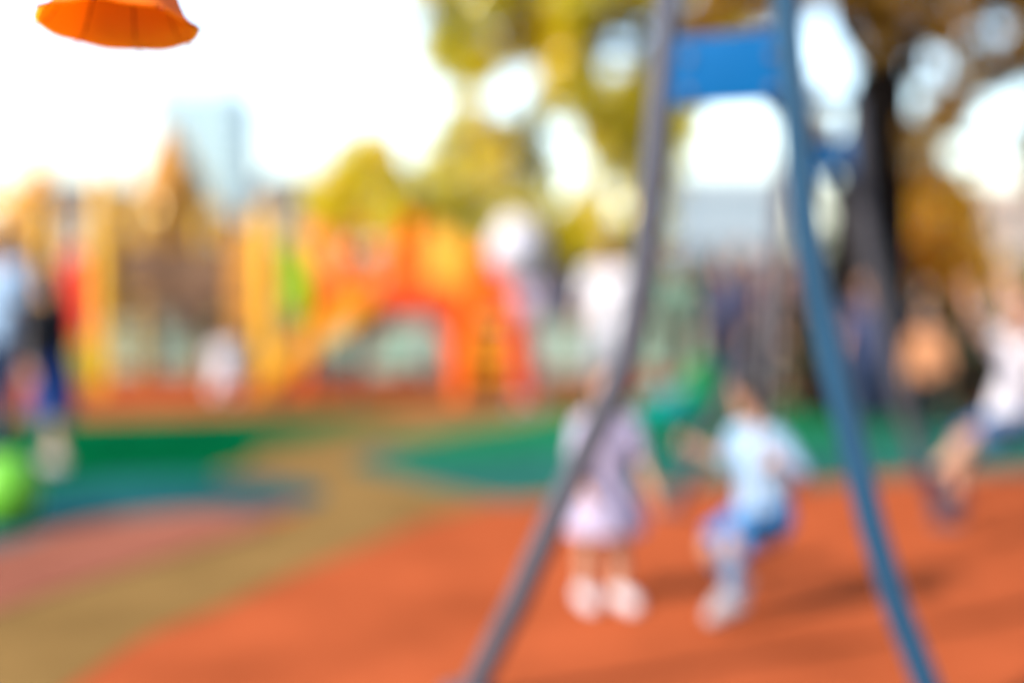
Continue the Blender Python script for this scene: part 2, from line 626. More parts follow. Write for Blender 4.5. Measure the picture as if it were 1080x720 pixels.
# the girl beside him
gp = G(636, 636)
person('little girl in a pale lavender dress and white trainers standing beside the near swing',
       gp.x, gp.y, R(200), 1.06, 1.0,
       dict(lean=4, leg_l=(8, 1, 6), leg_r=(-4, 2, 4), arm_l=(12, 16, 30), arm_r=(20, 14, 40), head_pitch=8, head_yaw=-20),
       dict(top=C['lav'], bottom=C['lav'], bottom_kind='dress', skirt_len=0.62, flare=1.5, sleeve=0.9, shoes=C['sh_white'], shoe_size=1.35,
            hair=HAIR_BROWN, hair_style='bob'), vox=0.007)
# the child swinging at the right edge
KID_Y = 7.4
kid_seat = Vector((XP(1066, KID_Y), KID_Y, CAMH - (466 - 275) / F * KID_Y))
kid_yaw = R(98)
person('child in a white T-shirt and blue shorts swinging high at the right edge',
       kid_seat.x, kid_seat.y, kid_yaw, 1.30, 1.0,
       dict(lean=-12, leg_l=(78, 6, 30), leg_r=(60, 8, 62), foot_l=30, foot_r=-10, arm_l=(118, 14, 40), arm_r=(112, 18, 40), grip_l=55, grip_r=55, head_pitch=-5, aba=0.2),
       dict(top=C['white'], bottom=C['denim'], bottom_kind='shorts', short_len=0.9, sleeve=0.6, shoes=C['navy'], hair=HAIR_BROWN), z=kid_seat.z + 0.085, vox=0.008)
# left edge pair
person('man in a pale blue shirt and navy trousers walking at the left edge',
       XP(-3, 10.8), 10.8, R(-20), 1.78, 0, dict(leg_l=(14, 3, 6), leg_r=(-12, 3, 12), foot_r=-8, arm_l=(-12, 10, 14), arm_r=(16, 10, 18)),
       dict(top=mat('cloth_pale_blue', (0, 0, 0)), bottom=C['navy'], sleeve=0.6))
person('woman with long black hair, black top and royal blue skirt at the left edge',
       XP(54, 10.3), 10.3, R(70), 1.47, 0, dict(leg_l=(-8, 3, 8), leg_r=(10, 3, 6), arm_l=(-4, 8, 10), arm_r=(5, 8, 10)),
       dict(top=C['black'], bottom=C['royal'], bottom_kind='skirt', skirt_len=1.12, flare=1.15, sleeve=1.9, hair_style='long', shoes=C['sh_grey']))
tp = G(238, 424)
person('toddler in white crouching on the red path by the low mint fence', tp.x, tp.y, R(15), 0.98, 1.0,
       dict(lean=22, leg_l=(75, 10, 120), leg_r=(70, 10, 115), arm_l=(50, 12, 20), arm_r=(50, 12, 20), foot_l=-10, foot_r=-10, head_pitch=20),
       dict(top=C['white'], bottom=C['white'], sleeve=1.8))
person('adult in a white T-shirt and pale grey shorts behind the left swing leg', XP(642, 13.4), 13.4, R(170), 1.70, 0,
       dict(arm_l=(10, 14, 50), arm_r=(6, 14, 16)), dict(top=C['white'], bottom=C['grey'], bottom_kind='shorts', short_len=1.0, sleeve=0.8, shoes=C['sh_white'], hair=HAIR_BROWN))

CROWD = [  # px, depth, yaw, height, child, top, bottom, kind, style, label
    (714, 17.0, 175, 1.58, 0, 'mint', 'brown', 'trousers', 'bob', 'woman in a mint top standing in the crowd behind the teal bowl'),
    (700, 19.5, 200, 1.62, 0, 'mauve', 'navy', 'trousers', 'long', 'long-haired person in a mauve top and navy trousers standing in the crowd'),
    (732, 20.0, 150, 1.68, 0, 'brown', 'black', 'trousers', 'short', 'short-haired person in brown and black standing in the crowd'),
    (768, 15.2, 110, 1.55, 0, 'slate', 'navy', 'trousers', 'short', 'person in a slate blue jacket and navy trousers turned to the left'),
    (752, 16.4, 75, 1.35, 0.4, 'navy', 'black', 'trousers', 'short', 'child in a navy coat beside the slate blue jacket'),
    (781, 18.8, 190, 1.70, 0, 'teal', 'black', 'trousers', 'bun', 'tall person in dark teal with a hair bun in the crowd'),
    (800, 17.4, 215, 1.60, 0, 'mauve', 'black', 'trousers', 'long', 'woman in a mauve top and black trousers beside the dark teal figure'),
    (822, 19.6, 170, 1.66, 0, 'pink', 'slate', 'trousers', 'long', 'woman in a pink top standing behind the right swing leg'),
    (806, 13.6, 180, 1.20, 0.6, 'black', 'black', 'trousers', 'short', 'child in black standing behind the boy on the swing'),
    (832, 15.8, 140, 1.50, 0, 'brown', 'brown', 'trousers', 'bob', 'person all in brown beside the right swing leg'),
    (850, 17.0, 200, 1.64, 0, 'slate', 'black', 'trousers', 'short', 'person in slate blue and black just left of the dark tree trunk'),
    (914, 12.4, 160, 1.36, 0.3, 'slate', 'navy', 'trousers', 'short', 'child in slate blue top and navy trousers before the dark tree trunk'),
    (978, 12.4, 170, 1.08, 0.8, 'peach', 'black', 'trousers', 'short', 'small child in black trousers, top coloured peach as a painted highlight, by dark shrubs'),
    (690, 21.5, 160, 1.60, 0, 'navy', 'black', 'trousers', 'short', 'short-haired person in navy farthest left of the crowd'),
    (742, 22.0, 190, 1.66, 0, 'mauve', 'slate', 'trousers', 'bob', 'person with bobbed hair in mauve at the back of the crowd'),
    (762, 22.5, 170, 1.72, 0, 'black', 'navy', 'trousers', 'short', 'tall short-haired person in black at the back of the crowd'),
    (795, 21.8, 180, 1.64, 0, 'slate', 'brown', 'trousers', 'bun', 'person in slate blue with a hair bun at the back of the crowd'),
    (842, 21.5, 200, 1.62, 0, 'brown', 'navy', 'trousers', 'long', 'long-haired person in brown and navy right of the swing leg'),
    (600, 21.0, 165, 1.66, 0, 'slate', 'navy', 'trousers', 'short', 'person in slate blue standing beyond the white balloons'),
]
for i, (px, Y, yw, H, ch, tp_, bt_, bk, hs, lab) in enumerate(CROWD):
    a = random.uniform(-8, 22)
    person(lab, XP(px, Y), Y, R(yw), H, ch,
           dict(leg_l=(random.uniform(-6, 12), 3, 6), leg_r=(random.uniform(-10, 6), 3, 8), arm_l=(a, 12, random.uniform(8, 60)), arm_r=(random.uniform(-8, 20), 12, random.uniform(8, 40)), head_yaw=random.uniform(-30, 30)),
           dict(top=C[tp_], bottom=C[bt_], bottom_kind=bk, sleeve=random.choice((0.6, 1.9, 1.9)), hair_style=hs, hair=random.choice((None, HAIR_BROWN)) or mat('hair_black', (0, 0, 0))),
           vox=0.012, skin=random.choice((SKIN, SKIN_WARM)), group='people standing at the back of the playground')

# ------------------------------------------------------------------ ground
def smooth_loop(pts, sub=6):
    n = len(pts)
    out = []
    for i in range(n):
        p0, p1, p2, p3 = (pts[(i - 1) % n], pts[i], pts[(i + 1) % n], pts[(i + 2) % n])
        for k in range(sub):
            t = k / sub
            f = lambda a, b, c, d: 0.5 * ((2 * b) + (-a + c) * t + (2 * a - 5 * b + 4 * c - d) * t * t + (-a + 3 * b - 3 * c + d) * t ** 3)
            out.append((f(p0[0], p1[0], p2[0], p3[0]), f(p0[1], p1[1], p2[1], p3[1])))
    return out


def sheet(name, pts, z, m, image=True):
    if image:
        pts = smooth_loop([tuple(G(*p)[:2]) for p in pts])
    n = len(pts)
    vo, _e, fo_, _a, _b, _c = delaunay_2d_cdt([Vector(p) for p in pts], [(i, (i + 1) % n) for i in range(n)], [], 1, 1e-5)
    V = [(p.x, p.y, z) for p in vo]
    m_ = len(V)
    tris = []
    for f in fo_:
        a, b, c = (vo[i] for i in f[:3])
        f = tuple(f)
        if (b - a).cross(c - a) < 0:
            f = tuple(reversed(f))
        tris.append(f)
    cnt = {}
    for f in tris:
        for i in range(len(f)):
            cnt[(f[i], f[(i + 1) % len(f)])] = 1
    sides = []
    if z > 0.005:                                   # a finished edge down into the layer below
        V += [(p.x, p.y, 0.002) for p in vo]
        sides = [(i, i + m_, j + m_, j) for (i, j) in cnt if (j, i) not in cnt]
    me = bpy.data.meshes.new(name)
    me.from_pydata(V, [], tris + sides)
    me.update()
    me.materials.append(m)
    o = bpy.data.objects.new(name, me)
    COL.objects.link(o)
    o['kind'] = 'structure'
    return o


def rubber(name, col, var=0.20):
    return mat(name, col, 0.85, var, 1.4, bump=0.35, bscale=260, spec=0.0)


RUB = {
    'orange': rubber('orange_rubber', (0.44, 0.096, 0.033)),
    'tan': rubber('tan_rubber', (0.255, 0.148, 0.050)),
    'pink': rubber('salmon_rubber', (0.32, 0.112, 0.072)),
    'green': rubber('green_rubber', (0.001, 0.115, 0.036)),
    'bright': rubber('bright_green_rubber', (0.012, 0.18, 0.07)),
    'teal': rubber('teal_rubber', (0.016, 0.10, 0.11)),
    'dgreen': rubber('dull_green_rubber', (0.024, 0.135, 0.105)),
}
sheet('ground', [(-900, -300), (900, -300), (900, 1500), (-900, 1500)], 0.0, mat('paving_ground', (0.30, 0.28, 0.26), 0.9, 0.2, 0.6, bump=0.3, bscale=30), image=False)
sheet('orange_rubber_surface', [(-26, -9), (26, -9), (26, 19.2), (-26, 19.2)], 0.004, RUB['orange'], image=False)
sheet('tan_rubber_path', [(-60, 810), (78, 721), (155, 671), (241, 637), (311, 605), (389, 574), (455, 547), (510, 532), (520, 522), (440, 506), (372, 490), (405, 474), (450, 463), (540, 447), (612, 430), (590, 420),
                          (480, 426), (420, 433), (330, 444), (240, 460), (195, 476), (215, 495), (290, 508), (335, 520), (325, 536), (280, 553), (200, 582), (100, 612), (0, 645), (-200, 720), (-420, 830), (-200, 900)], 0.008, RUB['tan'])
sheet('green_rubber_surface', [(-500, 450), (-200, 446), (60, 442), (250, 437), (440, 432), (390, 449), (330, 462), (272, 477), (255, 491), (200, 505), (80, 518), (0, 528), (-400, 548)], 0.012, RUB['green'])
sheet('teal_rubber_surface', [(-460, 545), (0, 520), (90, 508), (180, 503), (270, 506), (332, 516), (342, 526), (300, 537), (220, 540), (130, 547), (50, 566), (0, 580), (-300, 650)], 0.016, RUB['teal'])
sheet('salmon_rubber_path', [(-300, 648), (0, 581), (60, 562), (140, 547), (230, 540), (283, 547), (275, 559), (200, 582), (100, 612), (0, 645), (-200, 720), (-430, 800)], 0.020, RUB['pink'])
sheet('dull_green_rubber_surface', [(370, 489), (420, 470), (480, 457), (560, 442), (620, 430), (720, 424), (860, 425), (1000, 438), (1300, 445), (1500, 470), (1080, 496), (960, 502), (860, 511), (720, 514), (600, 523), (530, 528), (440, 509)], 0.012, RUB['dgreen'])
sheet('bright_green_rubber_surface', [(410, 475), (480, 459), (560, 444), (620, 432), (720, 427), (850, 428), (990, 441), (960, 462), (800, 470), (690, 470), (600, 472), (500, 482), (430, 484)], 0.016, RUB['bright'])

# ------------------------------------------------------------------ the swing set
STEEL_GREY = mat('grey_steel', (0.095, 0.10, 0.13), 0.32, 0.08, 5, metallic=0.3)
STEEL_DARK = mat('dark_grey_steel', (0.06, 0.06, 0.075), 0.4, 0.1, 5)
STEEL_BLUE = mat('blue_painted_steel', (0.016, 0.072, 0.145), 0.35, 0.10, 5, metallic=0.05)
PLATE_BLUE = mat('blue_plate_paint', (0.0, 0.10, 0.30), 0.6, 0.06, 5, spec=0.05)
RUBBER_BLACK = mat('black_rubber', (0.015, 0.015, 0.017), 0.6)
CHAIN = mat('chain_steel', (0.45, 0.45, 0.47), 0.35, 0.1, 30, metallic=0.9)

sw_root = empty('swing_set', A0)
tag(sw_root, 'tall swing set with one grey and one blue flared leg nearest, blue plate between', 'swing set')
L_LEG = [(707, -40), (704, 20), (698, 90), (692, 160), (685, 230), (677, 300), (664, 370), (640, 430), (612, 487), (580, 557), (545, 636), (505, 715)]
R_LEG = [(826, -40), (830, 20), (836, 90), (842, 160), (850, 240), (862, 310), (878, 385), (897, 460), (918, 548), (943, 632), (975, 715)]


def leg_points(pts, p0):
    w = [on_plane(px, py, p0, BD) for px, py in pts]
    d = (w[-1] - w[-2])
    w.append(w[-1] + d * (w[-1].z / -d.z))         # carry the last stretch down to the ground
    return [p - p0 for p in w]


lp, rp_ = leg_points(L_LEG, A0), leg_points(R_LEG, A0)
RT = 0.043
for pts, m in ((lp, STEEL_GREY), (rp_, STEEL_BLUE)):
    lg = MB().tube(pts, RT, 18).build('leg', m, sw_root)
    MB().lathe([(0.0, 0.03), (0.085, 0.03), (0.095, 0.022), (0.095, 0.0045)], 24, pts[-1] * 1.0 + Vector((0, 0, 0.02))).build('foot_plate', STEEL_GREY, lg)
fo = B0 - A0
lx0, rx0 = lp[0].dot(BR), rp_[0].dot(BR)
# far legs: the same bend
for pts, m in ((lp, STEEL_DARK), (rp_, STEEL_DARK)):
    lg = MB().tube([p + fo for p in pts], RT, 14).build('leg', m, sw_root)
    MB().lathe([(0.0, 0.03), (0.085, 0.03), (0.095, 0.022), (0.095, 0.0045)], 20, pts[-1] + fo + Vector((0, 0, 0.02))).build('foot_plate', STEEL_GREY, lg)
topz = max(lp[0].z, rp_[0].z)
for off in (Vector((0, 0, 0)), fo):
    tl = [on_plane(px, py, A0, BD) - A0 for px, py in ((708, 42), (836, 30), (838, 106), (700, 114))]
    ol = [(p.dot(BR), p.z) for p in tl]
    pl = MB().prism(ol, off, BR, Vector((0, 0, 1)), BD, 0.05).build('top_plate', PLATE_BLUE, sw_root, bevel=0.008)
    for bxp, bz in ((0.1, 0.1), (0.9, 0.1), (0.1, 0.9), (0.9, 0.9)):
        px_ = ol[0][0] + 0.03 + (ol[1][0] - ol[0][0] - 0.06) * bxp
        pz_ = ol[3][1] + 0.03 + (ol[0][1] - ol[3][1] - 0.08) * bz
        c_ = off + BR * px_ + Vector((0, 0, pz_)) - BD * 0.027
        MB().tube([c_, c_ - BD * 0.012], 0.014, 10).build('bolt', STEEL_GREY, pl)
    tb = MB().tube([off + lp[0], off + rp_[0]], RT * 0.95, 16).build('top_bar', STEEL_BLUE, sw_root)
MB().tube([Vector((0, 0, BEAM_Z)) + BD * 0.03, fo + Vector((0, 0, BEAM_Z)) - BD * 0.03], 0.048, 16).build('top_beam', STEEL_BLUE, sw_root)
for Yh in (BOY_Y,):
    for s in (-0.24, 0.24):
        p = beam_at(Yh) - A0 + BD * s
        MB().lathe([(0.055, -0.02), (0.055, 0.02), (0.049, 0.02), (0.049, -0.02)], 20, p, Matrix((BR, Vector((0, 0, 1)), BD)).transposed(), True).build('hanger_clamp', STEEL_GREY, sw_root)


def chain_mb(p0, p1, link=0.034):
    mb = MB()
    d = p1 - p0
    n = max(2, int(d.length / (link * 0.74)))
    t = d.normalized()
    u = t.orthogonal().normalized()
    w = t.cross(u)
    for i in range(n):
        c = p0 + d * ((i + 0.5) / n)
        a, b = (u, w) if i % 2 else (w, u)
        ring = []
        for k in range(8):
            an = 2 * PI * k / 8
            ring.append(c + t * math.cos(an) * link * 0.52 + a * math.sin(an) * link * 0.3)
        ring.append(ring[0]), ring.append(ring[1])
        mb.tube(ring, 0.0038, 5, False)
    return mb


def swing(label, seat, hang_l, hang_r, fwd, tilt):
    rt = empty('belt_swing', seat, math.atan2(-fwd.x, fwd.y))
    tag(rt, label, 'swing', 'belt swings on chains')
    n = 14
    rows = []
    for i in range(n + 1):
        t = -1 + 2 * i / n
        x_, z_ = t * 0.225, 0.055 * t * t + 0.07 * max(0, abs(t) - 0.75) * 4
        rows.append((x_, z_))
    mb = MB()
    vs = []
    for (x_, z_) in rows:
        for yy, zz in ((-0.075, 0), (0.075, 0), (0.075, 0.014), (-0.075, 0.014)):
            vs.append(Vector((x_, yy, z_ + zz - yy * math.tan(-tilt) * 0)))
    fs = [(0, 1, 2, 3), tuple(n * 4 + k for k in (3, 2, 1, 0))]
    for i in range(n):
        for k in range(4):
            k2 = (k + 1) % 4
            fs.append((i * 4 + k, i * 4 + k2, (i + 1) * 4 + k2, (i + 1) * 4 + k))
    st = mb.add(vs, fs).build('seat', RUBBER_BLACK, rt)
    for x_, h in ((-0.225, hang_l), (0.225, hang_r)):
        e = Vector((x_, 0, 0.125))
        MB().tube([e + Vector((-0.0, -0.06, -0.01)), e + Vector((0, 0, 0.05)), e + Vector((0, 0.06, -0.01))], 0.006, 8).build('bracket', STEEL_GREY, rt)
        chain_mb(e + Vector((0, 0, 0.05)), loc_of(rt, h)).build('chain', CHAIN, rt)
    return rt


def yaw_dir(a):
    return Vector((-math.sin(a), math.cos(a), 0))


hb = beam_at(BOY_Y)
f_ = yaw_dir(boy_yaw)
swing('black belt swing hanging from the near frame with the boy sitting on it', boy_seat - Vector((0, 0, 0.02)), hb - BD * 0.24 - Vector((0, 0, .05)), hb + BD * 0.24 - Vector((0, 0, .05)), -BR, 0)

# the second swing frame, almost wholly beyond the right edge
C0, D0 = Vector((1.48, 2.2, 0)), Vector((4.75, 11.2, 0))
D2 = (D0 - C0).normalized()
R2 = Vector((D2.y, -D2.x, 0))
sw2 = empty('swing_set', C0)
tag(sw2, 'all-blue swing set at the right edge that carries the swinging child', 'swing set')
for off in (Vector((0, 0, 0)), D0 - C0):
    for pts in (lp, rp_):
        MB().tube([off + R2 * p.dot(BR) + Vector((0, 0, p.z)) for p in pts], RT, 14).build('leg', STEEL_BLUE, sw2)
    ol = [(-0.19, 2.06), (0.19, 2.06), (0.19, 2.26), (-0.19, 2.26)]
    MB().prism(ol, off, R2, Vector((0, 0, 1)), D2, 0.05).build('top_plate', PLATE_BLUE, sw2, bevel=0.008)
MB().tube([Vector((0, 0, BEAM_Z)) + D2 * .03, D0 - C0 + Vector((0, 0, BEAM_Z)) - D2 * .03], 0.048, 14).build('top_beam', STEEL_BLUE, sw2)
t_ = (KID_Y - C0.y) / D2.y
hk = C0 + D2 * t_ + Vector((0, 0, BEAM_Z - 0.05))
swing('black belt swing pulled forward under the swinging child at the right edge', kid_seat - Vector((0, 0, 0.02)), hk - D2 * 0.24, hk + D2 * 0.24, -R2, 0)

# ------------------------------------------------------------------ hanging orange lampshade
LS_Y = 2.5
lc = P(124, 27, LS_Y)
ls = empty('lampshade', lc)
tag(ls, 'small orange cone-shaped cloth lampshade with flared rim hanging at the top left', 'lampshade')
SH = cloth_translucent('orange_shade_cloth', (0.72, 0.17, 0.012), 0.55)
GLOW_LAYER = cloth_translucent('amber_painted_glow', (0.95, 0.60, 0.03), 0.6)  # added inner layer: the glow of light through the shade, put into its colour
TR = Euler((R(-9), R(1.5), 0)).to_matrix()
prof = [(0.020, 0.165), (0.045, 0.150), (0.075, 0.115), (0.093, 0.075), (0.106, 0.040), (0.116, 0.018), (0.132, 0.003), (0.140, 0.0)]
mb = MB()
n = 48
vs = []
for r_, z_ in prof:
    for k in range(n):
        a = 2 * PI * k / n
        w = 1 + (0.012 * math.cos(8 * a)) * (1 - z_ / 0.165)
        vs.append(TR @ Vector((r_ * w * math.cos(a), r_ * w * math.sin(a), z_ + 0.002 * math.cos(8 * a) * (z_ < 0.02))))
fs = [(i * n + k, i * n + (k + 1) % n, (i + 1) * n + (k + 1) % n, (i + 1) * n + k) for i in range(len(prof) - 1) for k in range(n)]
mb.add(vs, fs)
so = mb.build('shade', SH, ls)
ml = MB()
ml.add([Vector((p.x * 0.975, p.y * 0.975, p.z)) - TR @ Vector((0, 0, 0.004)) for p in vs], fs)
ml.build('painted_glow_layer', GLOW_LAYER, ls)
RIBM = mat('rib_dark_red', (0.42, 0.06, 0.012), 0.5)
for k in range(8):
    a = 2 * PI * (k + 0.0) / 8
    pts = [TR @ Vector(((r_ * 1.0 + 0.012 * r_ * (1 - z_ / .165) - 0.003) * math.cos(a), (r_ + 0.012 * r_ * (1 - z_ / .165) - 0.003) * math.sin(a), z_)) for r_, z_ in prof]
    pts.append(TR @ Vector((0.150 * math.cos(a), 0.150 * math.sin(a), -0.004)))
    MB().tube(pts, 0.0020, 6).build('rib', RIBM, ls)
MB().lathe([(0.0, 0.19), (0.012, 0.188), (0.022, 0.176), (0.024, 0.160), (0.0, 0.158)], 20, (0, 0, 0), TR).build('cap', RIBM, ls)
MB().tube([TR @ Vector((0, 0, 0.185)), Vector((0.02, 0.0, 0.5)), Vector((0.02, 0, 1.1))], 0.003, 6).build('cord', mat('cord_black', (0.02, 0.02, 0.02), 0.8), ls)

# ------------------------------------------------------------------ green ball, toddler spinner bowl, balloons
br = 0.205
bp_ = G(3, 560)
ball = empty('play_ball', (bp_.x, bp_.y + 0.05, 0))
tag(ball, 'large lime green play ball on the rubber ground at the left edge', 'ball')
BALLM = mat('lime_ball_vinyl', (0.16, 0.52, 0.04), 0.3, 0.05, 4)
mb = MB()
prof = []
for i in range(37):
    a = PI * i / 36
    rr = br * (1 - 0.012 * (abs(math.sin(6 * a)) < 0.12))
    prof.append((max(1e-4, rr * math.sin(a)), br + 0.018 - rr * math.cos(a)))
mb.lathe(prof, 40).build('ball_skin', BALLM, ball)
MB().lathe([(0.0, 0.002), (0.012, 0.002), (0.013, -0.004), (0, -0.004)], 16, Vector((0, -br * 0.97, br + 0.05)), Euler((R(90), 0, 0)).to_matrix()).build('valve', mat('valve_tan', (0.45, 0.33, 0.15), 0.5), ball)

sp = G(722, 462)
spin = empty('spinner_bowl', (sp.x, sp.y, 0))
tag(spin, 'teal spinner bowl with a raised green side on a short post behind the girl', 'spinner seat')
TEAL = mat('teal_plastic', (0.005, 0.42, 0.42), 0.3, 0.05)
GRN = mat('green_plastic', (0.01, 0.34, 0.07), 0.3, 0.05)
tl = Euler((R(-14), R(-10), 0)).to_matrix()
MB().lathe([(0.001, 0.16), (0.18, 0.18), (0.30, 0.27), (0.35, 0.38), (0.365, 0.38), (0.315, 0.255), (0.19, 0.152), (0.001, 0.135)], 36, (0, 0, 0), tl).build('bowl', TEAL, spin)
mb = MB()
vs, fs = [], []
n = 24
for j, (r_, z_) in enumerate(((0.37, 0.28), (0.385, 0.38), (0.40, 0.52), (0.412, 0.52), (0.40, 0.38), (0.385, 0.28))):
    for k in range(n + 1):
        a = R(-75) + R(150) * k / n
        zz = z_ + (0.10 * math.cos((a)) if z_ > 0.4 else 0)
        vs.append(tl @ Vector((r_ * math.cos(a), r_ * math.sin(a), zz)))
for j in range(5):
    for k in range(n):
        fs.append((j * (n + 1) + k, j * (n + 1) + k + 1, (j + 1) * (n + 1) + k + 1, (j + 1) * (n + 1) + k))
mb.add(vs, fs).build('side_shell', GRN, spin)
MB().tube([Vector((0, 0, 0.012)), Vector((0, 0, 0.16))], [0.06, 0.045], 18).build('post', STEEL_GREY, spin)

BALN = mat('white_balloon_rubber', (0.55, 0.54, 0.62), 0.35, 0.03)
BAL2 = mat('lavender_balloon_rubber', (0.46, 0.38, 0.50), 0.35, 0.03)
for px, py, Y, r_, m, lab in ((546, 262, 14.6, 0.30, BALN, 'large round white balloon floating above the red ladder frame'),
                              (566, 312, 14.8, 0.24, BAL2, 'pale lavender balloon just below the large white balloon')):
    c = P(px, py, Y)
    b_ = empty('balloon', (c.x, c.y, 0))
    tag(b_, lab, 'balloon')
    prof = [(max(1e-4, r_ * math.sin(PI * i / 24) * (1 - 0.10 * (i < 7) * (7 - i) / 7)), c.z - r_ * 1.12 * math.cos(PI * i / 24)) for i in range(25)]
    MB().lathe(prof, 32).build('envelope', m, b_)
    MB().tube([Vector((0, 0, c.z - r_ * 1.12)), Vector((0.03, 0, (c.z - r_) * 0.5)), Vector((0, 0, 0.02))], 0.004, 6).build('string', C['white'], b_)
    MB().lathe([(0.001, 0.012), (0.06, 0.012), (0.06, 0.05), (0.001, 0.055)], 18).build('weight', C['lav'], b_)

# ------------------------------------------------------------------ play structures
YEL = mat('yellow_paint', (0.85, 0.46, 0.02), 0.16, 0.08, spec=0.7)
YEL2 = mat('amber_plastic', (0.80, 0.36, 0.008), 0.22, 0.08, spec=0.4)
ORG = mat('orange_plastic', (0.85, 0.13, 0.004), 0.35, 0.06)
PEACH = mat('faded_orange_plastic', (0.85, 0.26, 0.06), 0.4, 0.08)
RED = mat('red_plastic', (0.68, 0.05, 0.02), 0.35, 0.08)
DRED = mat('dark_red_plastic', (0.28, 0.012, 0.012), 0.4, 0.08)
LIME = mat('lime_plastic', (0.28, 0.50, 0.008), 0.35, 0.06)
WOOD = mat('brown_wood', (0.17, 0.08, 0.035), 0.75, 0.3, 14)
GWOOD = mat('weathered_wood', (0.15, 0.085, 0.05), 0.8, 0.3, 14)
AMBW = mat('honey_wood', (0.50, 0.22, 0.03), 0.6, 0.25, 12)
OLIVE = mat('olive_plastic', (0.26, 0.24, 0.01), 0.4, 0.08)
ROPE = mat('rope_dark', (0.07, 0.05, 0.045), 0.9)

TY = 17.0
tw_ = empty('climbing_tower', (XP(165, TY), TY, 0))
tag(tw_, 'brown wooden climbing tower with tall yellow posts and a red side panel', 'climbing frame')


def tl_(px, py, dy=0.0):
    return loc_of(tw_, P(px, py, TY + dy))


def tz(py, Y=TY):
    return P(540, py, Y).z


for px, top, dy, r_ in ((46, 222, 0.2, 0.07), (107, 188, -0.1, 0.095), (150, 218, 1.5, 0.07), (214, 226, 1.5, 0.07), (281, 224, -0.1, 0.12)):
    p = tl_(px, top, dy)
    a = MB().tube([Vector((p.x, p.y, 0.005)), Vector((p.x, p.y, p.z))], r_, 18).build('post', YEL, tw_)
    MB().ellipsoid(Vector((p.x, p.y, p.z)), (r_ * 1.08, r_ * 1.08, r_ * 0.8), None, 18, 10).build('post_cap', YEL, a)
zd = 0.95
x0, x1 = tl_(120, 300).x, tl_(272, 300).x
MB().box(((x0 + x1) / 2, 0.7, zd), (x1 - x0, 1.5, 0.09)).build('deck', WOOD, tw_, bevel=0.01)
mb = MB()
k = 0
xx = x0
while xx < x1 - 0.02:                               # boarded back wall
    mb.box((xx + 0.06, 1.45, 1.35), (0.112, 0.035, 0.75 + 0.03 * math.sin(k * 2.1)))
    xx += 0.12
    k += 1
mb.build('back_wall', GWOOD, tw_)
mb = MB()
for i in range(8):
    for j in range(1):
        px = 124 + i * 13
        p0, p1 = tl_(px, 300, -0.06), tl_(px + 6, 300, -0.06)
        mb.tube([Vector((p0.x, p0.y, 0.12)), Vector((p0.x, p0.y, zd))], 0.014, 6)
for i in range(6):
    z_ = 0.18 + i * 0.15
    mb.tube([Vector((tl_(122, 300).x, -0.06, z_)), Vector((tl_(218, 300).x, -0.06, z_))], 0.014, 6)
mb.build('climbing_net', ROPE, tw_)
MB().box(((tl_(130, 300).x + tl_(172, 300).x) / 2, -0.02, 1.42), (tl_(172, 300).x - tl_(130, 300).x, 0.04, 0.62)).build('side_panel', GWOOD, tw_, bevel=0.008)
MB().box(((tl_(196, 300).x + tl_(240, 300).x) / 2, -0.03, 1.22), (tl_(240, 300).x - tl_(196, 300).x, 0.04, 0.8)).build('side_panel', GWOOD, tw_, bevel=0.008)
MB().box((tl_(255, 300).x, -0.02, 1.23), (0.30, 0.05, 1.25)).build('side_panel', AMBW, tw_, bevel=0.008)
rp1 = tl_(78, 315)
mb = MB()
mb.prism([(-0.19, -0.60), (0.17, -0.60), (0.19, 0.35), (0.0, 0.62), (-0.16, 0.35)], Vector((rp1.x, 0.05, rp1.z)), Vector((1, 0, 0)), Vector((0, 0, 1)), Vector((0, 1, 0)), 0.07)
mb.build('red_panel', RED, tw_, bevel=0.012)
MB().box((tl_(90, 390).x, 0.0, 0.30), (0.32, 0.3, 0.5)).build('step_box', OLIVE, tw_, bevel=0.02)
# peaked roof over the deck
rc = tl_(178, 300, 0.5)
mb = MB().lathe([(0.40, 2.32), (0.42, 2.28), (0.36, 2.40), (0.22, 2.75), (0.07, 3.12), (0.001, 3.16)], 6, (rc.x, 0.5, 0))
mb.build('roof', AMBW, tw_, False)
for k in range(3):
    a_ = 2 * PI * k / 3 + 0.5
    MB().tube([Vector((rc.x + 0.3 * math.cos(a_), 0.5 + 0.3 * math.sin(a_), zd)), Vector((rc.x + 0.3 * math.cos(a_), 0.5 + 0.3 * math.sin(a_), 2.40))], 0.04, 10).build('roof_post', WOOD, tw_)

# orange castle with arch and slide
CY = 16.0
ca = empty('play_castle', (XP(410, CY), CY, 0))
tag(ca, 'orange play castle with an arched bridge, yellow slide and lime side panel', 'play structure')


def cl(px, py, dy=0.0):
    return loc_of(ca, P(px, py, CY + dy))


VX, VY, VZ = Vector((1, 0, 0)), Vector((0, 1, 0)), Vector((0, 0, 1))


def panel(pix, dy, thick, name, m, parent=ca, f=cl, bevel=0.015):
    pts = [f(px, py, dy) for px, py in pix]
    return MB().prism([(p.x, p.z) for p in pts], Vector((0, pts[0].y, 0)), VX, VZ, VY, thick).build(name, m, parent, bevel=bevel)


panel([(318, 268), (326, 246), (340, 240), (352, 246), (362, 262), (384, 292), (398, 302), (398, 342), (318, 342)], 0, 0.12, 'front_panel', ORG)
panel([(322, 262), (332, 248), (344, 246), (354, 258), (372, 288), (350, 300), (330, 292)], -0.10, 0.05, 'crest_panel', PEACH)
panel([(300, 252), (313, 252), (326, 290), (326, 334), (302, 330)], -0.16, 0.06, 'side_panel', LIME)
